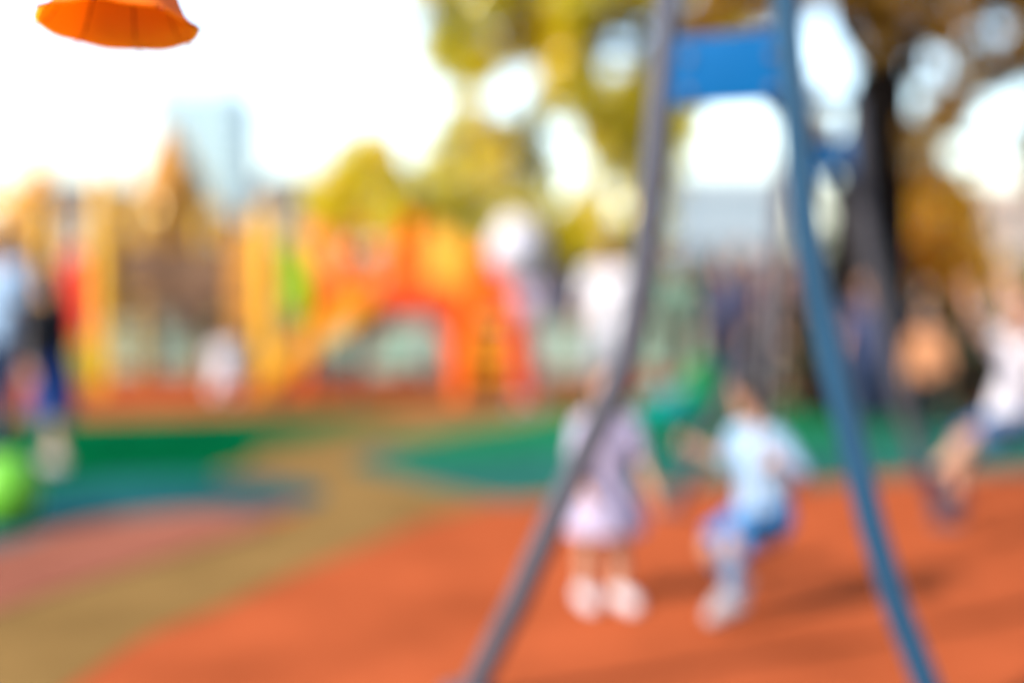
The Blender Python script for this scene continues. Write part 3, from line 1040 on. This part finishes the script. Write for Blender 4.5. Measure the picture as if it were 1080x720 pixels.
# arched bridge
arch = [(384, 300), (420, 296), (470, 300), (498, 312), (498, 395), (474, 398)]
n = 14
for i in range(n + 1):
    a = PI * i / n
    arch.append((434 + 37 * math.cos(a), 366 - 34 * math.sin(a)))
arch += [(384, 372), (378, 340)]
panel(arch, 0.0, 0.5, 'arch', mat('arch_orange_red', (0.80, 0.085, 0.005), 0.4, 0.06), bevel=0.0)
panel([(400, 318), (468, 318), (474, 335), (462, 341), (434, 336), (408, 341), (396, 337)], -0.30, 0.06, 'arch_trim', DRED)
for px, top, m in ((418, 250, ORG), (437, 232, ORG), (496, 262, YEL2), (462, 236, YEL)):
    p = cl(px, top, 0.1)
    MB().tube([Vector((p.x, p.y, 1.0)), Vector((p.x, p.y, p.z))], 0.10, 16).build('post', m, ca)
panel([(448, 252), (486, 248), (488, 308), (450, 306)], 0.05, 0.10, 'guard_panel', mat('pale_amber_plastic', (0.85, 0.38, 0.04), 0.4, .06))
panel([(404, 258), (418, 256), (420, 306), (402, 306)], 0.18, 0.08, 'guard_panel', PEACH)
# slide descending to the left
top_s, bot_s = cl(392, 318, -0.35), cl(268, 392, -0.6)
bot_s.z = 0.12
mb = MB()
n = 24
secs = []
W = 0.30
for i in range(n + 1):
    t = i / n
    p = top_s.lerp(bot_s, t)
    zc = top_s.z + (bot_s.z - top_s.z) * (t ** 0.9) + 0.06 * math.sin(t * PI * 2) * 0
    if t > 0.85:
        zc = max(zc, 0.12)
    d = (bot_s - top_s).normalized()
    side = Vector((d.y, -d.x, 0)).normalized()
    o = Vector((p.x, p.y, zc))
    prof = [(-W, 0.20), (-W + 0.04, 0.20), (-W + 0.07, 0.03), (W - 0.07, 0.03), (W - 0.04, 0.20), (W, 0.20), (W, -0.03), (-W, -0.03)]
    secs.append([o + side * a + VZ * b for a, b in prof])
vs = [q for s in secs for q in s]
fs = [tuple(range(8)), tuple(reversed([n * 8 + k for k in range(8)]))]
for i in range(n):
    for k in range(8):
        k2 = (k + 1) % 8
        fs.append((i * 8 + k, i * 8 + k2, (i + 1) * 8 + k2, (i + 1) * 8 + k))
mb.add(vs, fs).build('slide', YEL2, ca)
for t in (0.12, 0.8):
    p = top_s.lerp(bot_s, t)
    MB().tube([Vector((p.x, p.y, 0.004)), Vector((p.x, p.y, p.z - 0.02))], 0.04, 10).build('slide_support', STEEL_GREY, ca)
for px in (322, 380):
    p = cl(px, 340, 0.5)
    MB().tube([Vector((p.x, p.y, 0.004)), Vector((p.x, p.y, 1.9))], 0.06, 12).build('post', ORG, ca)
MB().box((cl(352, 340).x, 0.35, 1.0), (0.78, 0.8, 0.08)).build('deck', ORG, ca, bevel=0.01)

# red ladder frame
LY = 15.4
la = empty('ladder_frame', (XP(520, LY), LY, 0))
tag(la, 'red climbing ladder frame with slanted rails and amber rungs beside the arch', 'climbing frame')


def ll(px, py, dy=0.0):
    return loc_of(la, P(px, py, LY + dy))


for (xa, ya, xb, yb, dy) in ((504, 268, 484, 410, 0), (530, 262, 556, 414, 0), (512, 270, 498, 400, 0.9), (540, 270, 566, 402, 0.9)):
    a, b = ll(xa, ya, dy), ll(xb, yb, dy)
    b.z = 0.004
    MB().tube([b, a], 0.085, 14).build('rail', RED if xb > 520 else ORG, la)
for i in range(6):
    t = 0.12 + i * 0.15
    a = ll(484 + 20 * t, 408 - 142 * t)
    b = ll(556 - 26 * t, 408 - 142 * t)
    MB().tube([a, b], 0.045, 10).build('rung', YEL2 if i < 4 else ORG, la)
panel([(540, 340), (556, 330), (566, 400), (536, 404)], 0.05, 0.08, 'side_panel', RED, la, ll)
panel([(500, 338), (548, 338), (558, 404), (488, 404)], 0.62, 0.08, 'back_panel', RED, la, ll)
panel([(508, 262), (536, 258), (546, 334), (502, 334)], 0.5, 0.08, 'top_panel', mat('arch_orange_red', (0, 0, 0)), la, ll)
panel([(496, 352), (512, 345), (518, 396), (492, 400)], 0.5, 0.06, 'side_panel', YEL2, la, ll)

# ------------------------------------------------------------------ low mint fence behind the play area
FY = 18.6
MINT = mat('mint_fence_paint', (0.30, 0.52, 0.40), 0.6, 0.12, 6)
MINT2 = mat('mint_fence_rail', (0.52, 0.62, 0.55), 0.6, 0.1, 6)
for (pa, pb, lab) in ((60, 580, 'low mint green panel fence running behind the orange play castle'),
                      (584, 742, 'short low mint green fence seen past the adult in white')):
    xa, xb = XP(pa, FY), XP(pb, FY)
    fe = empty('low_fence', (xa, FY, 0))
    tag(fe, lab, 'fence')
    n = max(2, int((xb - xa) / 1.3))
    st = (xb - xa) / n
    for i in range(n + 1):
        MB().box((i * st, 0, 0.37), (0.09, 0.09, 0.72)).build('post', MINT2, fe, bevel=0.008)
    for i in range(n):
        mb = MB()
        nb_ = int((st - 0.12) / 0.11)
        for k in range(nb_):
            mb.box((i * st + 0.06 + (k + 0.5) * (st - 0.12) / nb_, 0, 0.36), (0.095, 0.03, 0.50))
        mb.build('panel', MINT, fe, bevel=0)
        MB().box((i * st + st / 2, -0.03, 0.64), (st - 0.1, 0.05, 0.06)).build('rail', MINT2, fe)
        MB().box((i * st + st / 2, -0.03, 0.10), (st - 0.1, 0.05, 0.06)).build('rail', MINT2, fe)


# ------------------------------------------------------------------ foliage
def leaves_mesh(name, clumps, per_m3, size, material, parent, seed, origin):
    """leaf-sized faces through the volume of uneven clumps"""
    rng = np.random.default_rng(seed)
    pts = []
    for c, r in clumps:
        c = np.array(c) - np.array(origin)
        r = np.array(r, float)
        vol = 4.19 * r[0] * r[1] * r[2]
        n = int(vol * per_m3 * rng.uniform(0.75, 1.2))
        if n < 6:
            n = 6
        d = rng.normal(size=(n, 3))
        d /= np.linalg.norm(d, axis=1)[:, None]
        rad = rng.random(n) ** (1 / 2.4)
        # uneven edge
        lump = 1 + 0.22 * np.sin(d[:, 0] * 5 + seed) * np.cos(d[:, 2] * 6 + c[0]) + rng.normal(size=n) * 0.08
        pts.append(c + d * r * (rad * lump)[:, None])
    p = np.concatenate(pts)
    n = len(p)
    a = rng.normal(size=(n, 3))
    a[:, 2] -= 0.5
    a /= np.linalg.norm(a, axis=1)[:, None]
    b = np.cross(a, rng.normal(size=(n, 3)))
    b /= np.linalg.norm(b, axis=1)[:, None]
    nn = np.cross(a, b)
    s = size * rng.uniform(0.6, 1.3, size=n)[:, None]
    v = np.empty((n, 4, 3))
    v[:, 0] = p - a * s * 0.6
    v[:, 1] = p + b * s * 0.36 + nn * s * 0.10
    v[:, 2] = p + a * s * 0.6
    v[:, 3] = p - b * s * 0.36 + nn * s * 0.10
    me = bpy.data.meshes.new(name)
    me.vertices.add(n * 4)
    me.vertices.foreach_set('co', v.reshape(-1))
    me.loops.add(n * 4)
    me.loops.foreach_set('vertex_index', np.arange(n * 4, dtype=np.int32))
    me.polygons.add(n)
    me.polygons.foreach_set('loop_start', np.arange(0, n * 4, 4, dtype=np.int32))
    me.polygons.foreach_set('loop_total', np.full(n, 4, dtype=np.int32))
    me.update()
    me.validate()
    me.materials.append(material)
    o = bpy.data.objects.new(name, me)
    COL.objects.link(o)
    o.parent = parent
    return o


def wob(p0, p1, r0, r1, n=7, amp=0.1, seed=0):
    rr = random.Random(seed)
    p0, p1 = Vector(p0), Vector(p1)
    pts, rad = [], []
    for i in range(n):
        t = i / (n - 1)
        p = p0.lerp(p1, t)
        if 0 < i < n - 1:
            p += Vector((rr.uniform(-amp, amp), rr.uniform(-amp, amp), rr.uniform(-amp, amp) * 0.5))
        pts.append(p)
        rad.append(r0 + (r1 - r0) * t ** 0.8)
    return pts, rad


def pix_clumps(lst, Y, dspread, seed, mul=1.0):
    """clump list: (px, py, radius in photo px[, vertical factor]) -> world clumps round depth Y"""
    rng = random.Random(seed)
    out = []
    for e in lst:
        px, py, rp = e[:3]
        vf = e[3] if len(e) > 3 else 0.8
        y = Y + rng.uniform(-dspread, dspread)
        c = P(px, py, y)
        r = rp / F * y * mul
        out.append((tuple(c), (r, r * rng.uniform(0.9, 1.5), r * vf)))
    return out


def fill(regions, gaps, spacing, r, seed, clear=None):
    rng = random.Random(seed)
    out = []
    xs0 = min(c - a for c, _, a, _ in regions)
    xs1 = max(c + a for c, _, a, _ in regions)
    ys0 = min(c - b for _, c, _, b in regions)
    ys1 = max(c + b for _, c, _, b in regions)
    y = ys0
    while y < ys1:
        x = xs0
        while x < xs1:
            px, py = x + rng.uniform(-.5, .5) * spacing, y + rng.uniform(-.5, .5) * spacing
            rr = r * rng.uniform(0.7, 1.25)
            if any(((px - cx) / a) ** 2 + ((py - cy) / b) ** 2 < 1 for cx, cy, a, b in regions) and all(math.hypot(px - gx, py - gy) > g + rr * 0.85 for gx, gy, g in gaps) and not (clear and clear[0] < px < clear[1] and py > clear[2]):
                out.append((px, py, rr, 0.95))
            x += spacing
        y += spacing
    return out


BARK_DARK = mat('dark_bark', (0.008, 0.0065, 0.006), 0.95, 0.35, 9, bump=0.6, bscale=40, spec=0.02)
BARK = mat('grey_brown_bark', (0.085, 0.068, 0.06), 0.9, 0.3, 9, bump=0.6, bscale=40)
LEAF_YG = leaf_mat('yellow_green_leaves', [(0.16, 0.22, 0.014), (0.52, 0.48, 0.012), (0.84, 0.66, 0.012), (0.95, 0.68, 0.014)], 0.6, 0.78, 0.05, 0.17)
LEAF_BR = leaf_mat('bronze_leaves', [(0.05, 0.055, 0.014), (0.16, 0.09, 0.008), (0.42, 0.20, 0.008), (0.58, 0.28, 0.01)], 0.5, 0.5)
LEAF_GOLD = leaf_mat('golden_leaves', [(0.75, 0.34, 0.01), (0.88, 0.46, 0.012), (0.92, 0.58, 0.02)], 0.55, 0.95, 0.12, 0.17)
LEAF_SUNNY = leaf_mat('bright_golden_leaves', [(0.80, 0.40, 0.008), (0.95, 0.58, 0.012), (0.98, 0.66, 0.02)], 0.55, 1.0, 0.14, 0.17)
LEAF_AUT = leaf_mat('amber_autumn_leaves', [(0.55, 0.27, 0.015), (0.75, 0.38, 0.02), (0.85, 0.52, 0.05), (0.40, 0.20, 0.03)], 0.5, 0.66, 0.12, 0.17)
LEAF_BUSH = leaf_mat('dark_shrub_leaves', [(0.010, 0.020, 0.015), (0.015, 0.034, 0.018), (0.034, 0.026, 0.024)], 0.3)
LEAF_MUTE = leaf_mat('muted_green_leaves', [(0.14, 0.16, 0.06), (0.26, 0.26, 0.08), (0.20, 0.16, 0.08)], 0.45)
LEAF_TEALG = leaf_mat('deep_green_leaves', [(0.03, 0.08, 0.05), (0.06, 0.12, 0.06), (0.04, 0.07, 0.06)], 0.4)

# big dark-trunked tree at the right
t1 = empty('tree', (XP(915, 13.8), 13.8, 0))
tag(t1, 'big tree with a thick dark trunk and bronze leaves behind the right swing leg', 'tree')
o1 = t1.location


def w1(px, py, Y=13.8):
    return P(px, py, Y) - o1


mb = MB()
tr_pts = [Vector((w1(906, 440).x, 0, -0.05)), w1(908, 400), w1(913, 320), w1(918, 240), w1(924, 150), w1(930, 80)]
mb.tube(tr_pts, [0.62, 0.49, 0.43, 0.38, 0.32, 0.27], 20)
fork = tr_pts[-1]
for k, (px, py, Y, r_) in enumerate(((850, -260, 12.5, .13), (1000, -240, 14.5, .13), (1130, -60, 13.0, .12), (930, -360, 15.5, .12), (800, -120, 14.8, .09))):
    pts, rad = wob(fork - Vector((0, 0, 0.1)), w1(px, py, Y), r_, 0.03, 8, 0.14, k)
    mb.tube(pts, rad, 12)
    for q in range(3):
        i = random.randint(3, 6)
        e = pts[i] + Vector((random.uniform(-1, 1), random.uniform(-1, 1), random.uniform(0.1, 0.9)))
        pp, rr = wob(pts[i], e, rad[i] * 0.7, 0.012, 5, 0.08, k * 9 + q)
        mb.tube(pp, rr, 8)
pts, rad = wob(w1(925, 120), w1(1090, 172, 13.2), 0.09, 0.03, 8, 0.05, 77)
mb.tube(pts, rad, 10)
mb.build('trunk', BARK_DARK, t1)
lim = MB()
lim.tube([w1(950, 325, 13.45), w1(925, 278, 13.3), w1(903, 238, 13.15), w1(884, 210, 13.0), w1(866, 190, 12.9), w1(848, 150, 12.8), w1(838, 60, 12.7), w1(830, -60, 12.6)],
         [0.15, 0.15, 0.14, 0.11, 0.06, 0.04, 0.03, 0.015], 14)
lim.build('limb', mat('grey_limb_bark', (0.03, 0.027, 0.028), 0.9, 0.3, 9, bump=0.6, bscale=40), t1)
reg1 = [(985, 15, 125, 62), (900, -70, 170, 95), (1065, 60, 55, 50), (1010, -90, 220, 90), (1140, 30, 80, 110), (858, 120, 16, 50), (868, 150, 18, 22), (985, 140, 40, 22), (990, 172, 30, 16), (915, 60, 24, 50), (800, 5, 70, 22), (735, 25, 28, 22), (1078, 205, 16, 10), (1060, 150, 50, 70), (1000, 60, 100, 50), (965, 105, 50, 40)]
gap1 = [(886, 62, 16), (880, 98, 12), (868, 28, 12), (955, 100, 15), (1042, 132, 14), (1075, 112, 13), (1012, 168, 6), (1062, 168, 13), (1030, 160, 6), (1050, 30, 3), (965, 48, 4), (1000, 70, 3), (850, 60, 6), (1060, 190, 12)]
leaves_mesh('crown', pix_clumps(fill(reg1, gap1, 13, 15, 5, (884, 956, 72)), 13.6, 0.8, 3), 3600, 0.085, LEAF_BR, t1, 5, o1)

# yellow-green tree in the middle
t2 = empty('tree', (XP(690, 19.5), 19.5, 0))
tag(t2, 'large yellow-green tree spreading over the middle of the playground', 'tree')
o2 = t2.location
w2 = lambda px, py, Y=19.5: P(px, py, Y) - o2
mb = MB()
tp2 = [Vector((-.2, 0, -0.05)), w2(672, 330), w2(682, 240), w2(692, 150), w2(692, 60), w2(684, -40)]
mb.tube(tp2, [0.22, 0.17, 0.16, 0.15, 0.14, 0.12], 18)
for k, (px, py, Y) in enumerate(((360, 190, 18.6), (430, 60, 19.5), (500, -120, 20.5), (620, -240, 19), (760, -180, 20.5), (560, 120, 18.4), (300, 0, 19.2))):
    i = 3 if k in (0, 5) else 4
    pts, rad = wob(tp2[i] + Vector((0, 0, 0.1 * k * 0.3)), w2(px, py, Y), 0.055, 0.010, 9, 0.12, 30 + k)
    mb.tube(pts, rad, 10)
mb.build('trunk', BARK, t2)
reg2 = [(585, 15, 102, 80), (600, 110, 112, 100), (600, -80, 190, 110), (660, 150, 45, 110), (420, 208, 88, 34), (505, 195, 72, 66), (365, 208, 40, 38), (585, 225, 95, 48), (350, 236, 24, 18), (640, 252, 50, 30), (520, 60, 40, 80), (742, 60, 34, 55), (760, 20, 30, 20), (710, 140, 22, 40), (440, 240, 70, 20), (530, 255, 60, 20), (560, 120, 85, 110), (620, 200, 85, 65), (650, 120, 50, 120), (430, 186, 84, 46), (485, 158, 50, 42), (505, 60, 48, 90)]
gap2 = [(540, 97, 15), (436, 148, 11), (602, 184, 11), (594, 140, 9), (648, 208, 5), (645, 55, 7), (690, 33, 10), (462, 106, 9), (760, 112, 10), (722, 95, 6)]
cl2 = fill(reg2, gap2, 18, 20, 6)
cl2 += [(300, 10, 9, 1.0), (293, 18, 7), (307, 17, 6), (428, 4, 10, 1.2), (422, 20, 6), (416, 28, 6), (410, 32, 5), (436, -12, 12), (446, -25, 12)]
leaves_mesh('crown', pix_clumps(cl2, 19.3, 1.0, 4), 1650, 0.11, LEAF_YG, t2, 8, o2)


def small_tree(label, px, Y, base_r, clumps, lm, dens, size, seed, name='tree', group=None, spread=0.6, bark=BARK, mul=1.0):
    x = XP(px, Y)
    t = empty(name, (x, Y, 0))
    tag(t, label, 'shrub' if name == 'shrub' else 'tree', group)
    cs = pix_clumps(clumps, Y, spread, seed, mul)
    mb = MB()
    topz_ = max(c[0][2] for c in cs)
    bz = min(c[0][2] for c in cs)
    if name == 'shrub':
        for k, c in enumerate(cs[:7]):
            pts, rad = wob((0.1 * math.cos(k * 2.2), 0.1 * math.sin(k * 2.2), -0.03), Vector(c[0]) - t.location, base_r, 0.012, 5, 0.05, seed + k)
            mb.tube(pts, rad, 8)
    else:
        pts, rad = wob((0, 0, -0.05), (0, 0, bz + (topz_ - bz) * 0.7), base_r, base_r * 0.35, 7, 0.06, seed)
        mb.tube(pts, rad, 12)
        for k, c in enumerate(cs[:10]):
            i = 3 + k % 3
            pp, rr = wob(pts[i], Vector(c[0]) - t.location, rad[i] * 0.55, 0.012, 6, 0.08, seed + 50 + k)
            mb.tube(pp, rr, 8)
    mb.build('trunk' if name == 'tree' else 'stem', bark, t)
    leaves_mesh('crown', cs, dens, size, lm, t, seed, t.location)
    return t


# autumn trees at the left
small_tree('amber autumn tree with a pointed crown in front of the glass tower', 182, 25, 0.16,
           [(180, 145, 10), (176, 165, 16), (190, 168, 14), (170, 190, 18), (195, 195, 20), (180, 215, 24), (160, 228, 18), (205, 228, 18), (182, 250, 26), (150, 260, 18), (215, 262, 18), (180, 285, 26), (200, 310, 24), (160, 310, 22), (228, 232, 18), (246, 246, 16), (205, 205, 16), (240, 275, 20)], LEAF_AUT, 1300, 0.16, 21)
small_tree('golden autumn tree at the far left behind the walking man', 28, 24, 0.15,
           [(40, 160, 10), (42, 180, 13), (30, 195, 14), (14, 205, 14), (50, 205, 10), (5, 225, 14), (30, 228, 18), (52, 240, 16), (15, 260, 18), (45, 270, 20), (-10, 250, 20), (-20, 200, 18), (-30, 280, 28), (20, 300, 22)], LEAF_GOLD, 1300, 0.16, 22)
small_tree('thin amber tree rising behind the tall yellow post', 118, 26, 0.12,
           [(128, 205, 12), (140, 218, 10), (115, 222, 12), (98, 235, 14), (130, 240, 14), (112, 262, 20), (140, 270, 16), (92, 275, 16), (120, 295, 20)], LEAF_AUT, 1300, 0.16, 23)
# golden tree at the right
small_tree('golden-leaved small tree with drooping branches right of the dark trunk', 985, 15.5, 0.09,
           [(960, 212, 17), (994, 218, 18), (975, 240, 22), (1005, 245, 22), (955, 262, 20), (1020, 268, 20), (945, 288, 16), (962, 296, 12), (1012, 290, 15), (1018, 308, 12), (985, 262, 16), (1030, 290, 10), (975, 195, 12), (955, 188, 10), (1050, 300, 14), (1066, 292, 14), (1072, 318, 12), (946, 304, 13), (1016, 316, 12), (1034, 302, 12), (1000, 282, 14), (1030, 262, 16), (1040, 280, 13), (1012, 232, 14), (940, 270, 14)] + fill([(985, 225, 46, 42), (950, 275, 24, 42), (1012, 285, 27, 40), (985, 265, 38, 28)], [(982, 318, 14)], 13, 12, 9), LEAF_SUNNY, 2600, 0.12, 24, mul=1.3)
small_tree('golden sapling between the right swing leg and the dark trunk', 886, 15.0, 0.05,
           [(886, 262, 10, 1.2), (890, 285, 12, 1.3), (884, 308, 10, 1.2), (892, 240, 8)], LEAF_SUNNY, 2600, 0.10, 25, spread=0.3)
# dark shrubs behind the people at the right
for i, (px, Y, top, w, lab) in enumerate(((872, 15.5, 318, 48, 'dark shrub left of the thick tree trunk'), (955, 14.6, 322, 50, 'dark shrub directly behind the small child with the highlight-coloured top'),
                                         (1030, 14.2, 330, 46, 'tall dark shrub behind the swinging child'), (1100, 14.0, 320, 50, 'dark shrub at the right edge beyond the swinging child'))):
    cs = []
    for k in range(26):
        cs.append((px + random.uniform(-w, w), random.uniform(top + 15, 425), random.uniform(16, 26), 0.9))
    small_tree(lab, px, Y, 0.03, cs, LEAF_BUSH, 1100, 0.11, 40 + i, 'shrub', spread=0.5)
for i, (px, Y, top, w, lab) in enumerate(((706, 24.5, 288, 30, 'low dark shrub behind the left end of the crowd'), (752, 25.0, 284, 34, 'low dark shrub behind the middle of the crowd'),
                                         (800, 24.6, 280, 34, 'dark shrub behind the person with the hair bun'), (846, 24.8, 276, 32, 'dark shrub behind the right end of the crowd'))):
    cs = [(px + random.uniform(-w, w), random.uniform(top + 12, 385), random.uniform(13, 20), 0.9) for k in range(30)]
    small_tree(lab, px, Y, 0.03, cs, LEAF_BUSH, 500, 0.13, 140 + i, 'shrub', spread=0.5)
# muted far trees and hedge shrubs beyond the fence
FAR = [(-60, 30, 235, 60), (40, 33, 250, 46), (120, 31, 268, 44), (210, 34, 270, 48), (270, 36, 225, 34), (330, 33, 262, 40), (410, 30, 262, 48), (500, 32, 262, 52), (590, 31, 255, 46), (650, 34, 250, 40), (690, 30, 290, 34),
       (775, 33, 280, 24), (740, 31, 302, 34), (820, 30, 284, 30), (860, 33, 230, 36), (1000, 31, 250, 50), (1090, 33, 262, 44)]
LABS = ['muted green tree beyond the fence at the far left edge', 'low muted tree beyond the fence behind the walking man', 'muted tree beyond the fence behind the red panel', 'muted tree beyond the fence behind the wooden tower',
        'muted tree beyond the fence beneath the dark tiled roof', 'muted tree beyond the fence behind the lime panel', 'muted tree beyond the fence behind the arched bridge', 'muted tree beyond the fence behind the red ladder frame',
        'muted tree beyond the fence right of the white balloon', 'muted tree beyond the fence behind the left swing leg', 'deep green tree beyond the fence left of the pale building', 'pointed deep green tree in front of the pale building',
        'low deep green tree in front of the pale building', 'muted tree beyond the fence just left of the right swing leg', 'deep green tree beyond the fence behind the golden sapling', 'deep green tree beyond the fence behind the golden-leaved tree',
        'deep green tree beyond the fence at the right edge']
for i, ((px, Y, top, w), lab) in enumerate(zip(FAR, LABS)):
    cs = [(px, top + 14, w * 0.4)]
    for k in range(14):
        yy = random.uniform(top + 20, 400)
        cs.append((px + random.uniform(-w, w) * (0.5 + 0.5 * min(1, (yy - top) / 60)), yy, random.uniform(0.28, 0.45) * w, 0.85))
    small_tree(lab, px, Y, 0.14, cs, LEAF_MUTE if i < 10 or i == 13 else LEAF_TEALG, 300, 0.26, 60 + i, group='trees beyond the fence', spread=1.2)

# ------------------------------------------------------------------ buildings
def win_building(name, label, px0, px1, top, Y, depth, wallm, winm, rows, cols, roofm=None, roof_h=0.0, frame=None, cat='building', winfrac=(0.6, 0.6)):
    x0_, x1_ = XP(px0, Y), XP(px1, Y)
    zt = P(540, top, Y).z
    b = empty(name, ((x0_ + x1_) / 2, Y + depth / 2, 0))
    tag(b, label, cat)
    w = x1_ - x0_
    MB().box((0, 0, zt / 2), (w, depth, zt)).build('wall', wallm, b, False)
    cw, rh = w / cols, zt / rows
    for i in range(rows):
        for j in range(cols):
            cx, cz = -w / 2 + (j + 0.5) * cw, (i + 0.5) * rh
            fr = MB()
            ww, wh = cw * winfrac[0], rh * winfrac[1]
            t_ = min(cw, rh) * 0.05
            for sx in (-1, 1):
                fr.box((cx + sx * (ww / 2 + t_ / 2), -depth / 2 - 0.04, cz), (t_, 0.12, wh + 2 * t_))
                fr.box((cx, -depth / 2 - 0.04, cz + sx * (wh / 2 + t_ / 2)), (ww, 0.12, t_))
            wobj = fr.build('window', frame or wallm, b, False)
            MB().box((cx, -depth / 2 - 0.01, cz), (ww, 0.06, wh)).build('pane', winm, wobj, False)
    if roof_h:
        mb = MB()
        e = w * 0.04
        mb.prism([(-w / 2 - e, zt + 0.02), (w / 2 + e, zt + 0.02), (w / 2 * 0.55, zt + roof_h), (-w / 2 * 0.55, zt + roof_h)], (0, 0, 0), VX, VZ, VY, depth * 1.06)
        mb.build('roof', roofm, b, False)
        MB().box((w * 0.2, 0, zt + roof_h + 0.4), (w * 0.06, w * 0.06, 1.4)).build('chimney', roofm, b, False)
    else:
        MB().box((0, 0, zt + 0.25), (w + 0.3, depth + 0.3, 0.5)).build('parapet', wallm, b, False)
    return b


GLASS = mat('pale_blue_glass', (0.42, 0.58, 0.66), 0.12, 0.06, 0.1, metallic=0.5)
GLFR = mat('pale_facade', (0.45, 0.56, 0.62), 0.5, 0.05, 0.2)
DGLASS = mat('window_glass', (0.10, 0.13, 0.16), 0.08, 0.1, 0.5)
SLATE = mat('slate_roof', (0.07, 0.08, 0.11), 0.6, 0.2, 2)
BROOF = mat('brown_tile_roof', (0.10, 0.055, 0.05), 0.7, 0.25, 2)
CREAM = mat('cream_render', (0.62, 0.57, 0.50), 0.8, 0.1, 0.6)
PALE = mat('pale_blue_render', (0.40, 0.48, 0.54), 0.7, 0.06, 0.4)
PINKW = mat('peach_render', (0.70, 0.55, 0.46), 0.8, 0.08, 0.5)
win_building('glass_tower', 'pale blue glass tower block rising behind the autumn trees', 164, 252, 96, 150, 12, GLFR, GLASS, 12, 6, winfrac=(0.86, 0.8))
win_building('house', 'house with a dark slate roof left of the yellow-green tree', 268, 342, 208, 55, 8, CREAM, DGLASS, 2, 3, SLATE, 0.95)
win_building('house', 'house with a dark brown roof behind the tall yellow post', 30, 128, 212, 48, 8, CREAM, DGLASS, 2, 4, BROOF, 0.8)
win_building('pale_building', 'long pale blue-white building seen between the swing legs', 684, 836, 192, 60, 10, PALE, mat('pale_window_glass', (0.28, 0.38, 0.46), 0.2, 0.05), 4, 7)
win_building('peach_building', 'peach rendered building at the far right behind the golden-leaved tree', 1024, 1120, 206, 50, 8, PINKW, DGLASS, 2, 4)

# ------------------------------------------------------------------ light
SUN_AZ, SUN_EL = R(-130), R(34)                    # clockwise from +Y, the sun stands behind the camera's left shoulder
w = bpy.data.worlds.new('World')
sc.world = w
w.use_nodes = True
nt = w.node_tree
bg = nt.nodes['Background']
sky = nt.nodes.new('ShaderNodeTexSky')
sky.sky_type = 'NISHITA'
sky.sun_disc = False
sky.sun_elevation = SUN_EL
sky.sun_rotation = SUN_AZ
sky.air_density = 1.0
sky.dust_density = 1.6
sky.ozone_density = 1.0
nt.links.new(sky.outputs['Color'], bg.inputs['Color'])
bg.inputs['Strength'].default_value = 0.15
sl_ = bpy.data.lights.new('sun', 'SUN')
sl_.energy = 3.4
sl_.angle = R(0.6)
sl_.color = (1.0, 0.93, 0.82)
so_ = bpy.data.objects.new('sun', sl_)
COL.objects.link(so_)
sd = Vector((math.sin(SUN_AZ) * math.cos(SUN_EL), math.cos(SUN_AZ) * math.cos(SUN_EL), math.sin(SUN_EL)))
so_.rotation_euler = (-sd).to_track_quat('-Z', 'Y').to_euler()
so_.location = sd * 40

vs_ = sc.view_settings
vs_.view_transform = 'Standard'
vs_.look = 'None'
vs_.exposure = 1.8
vs_.gamma = 1.0
vs_.use_curve_mapping = False
cy = sc.cycles
cy.use_denoising = True
cy.denoiser = 'OPENIMAGEDENOISE'
cy.use_adaptive_sampling = True
cy.adaptive_threshold = 0.01
cy.max_bounces = 8
cy.transparent_max_bounces = 8
cy.sample_clamp_indirect = 8
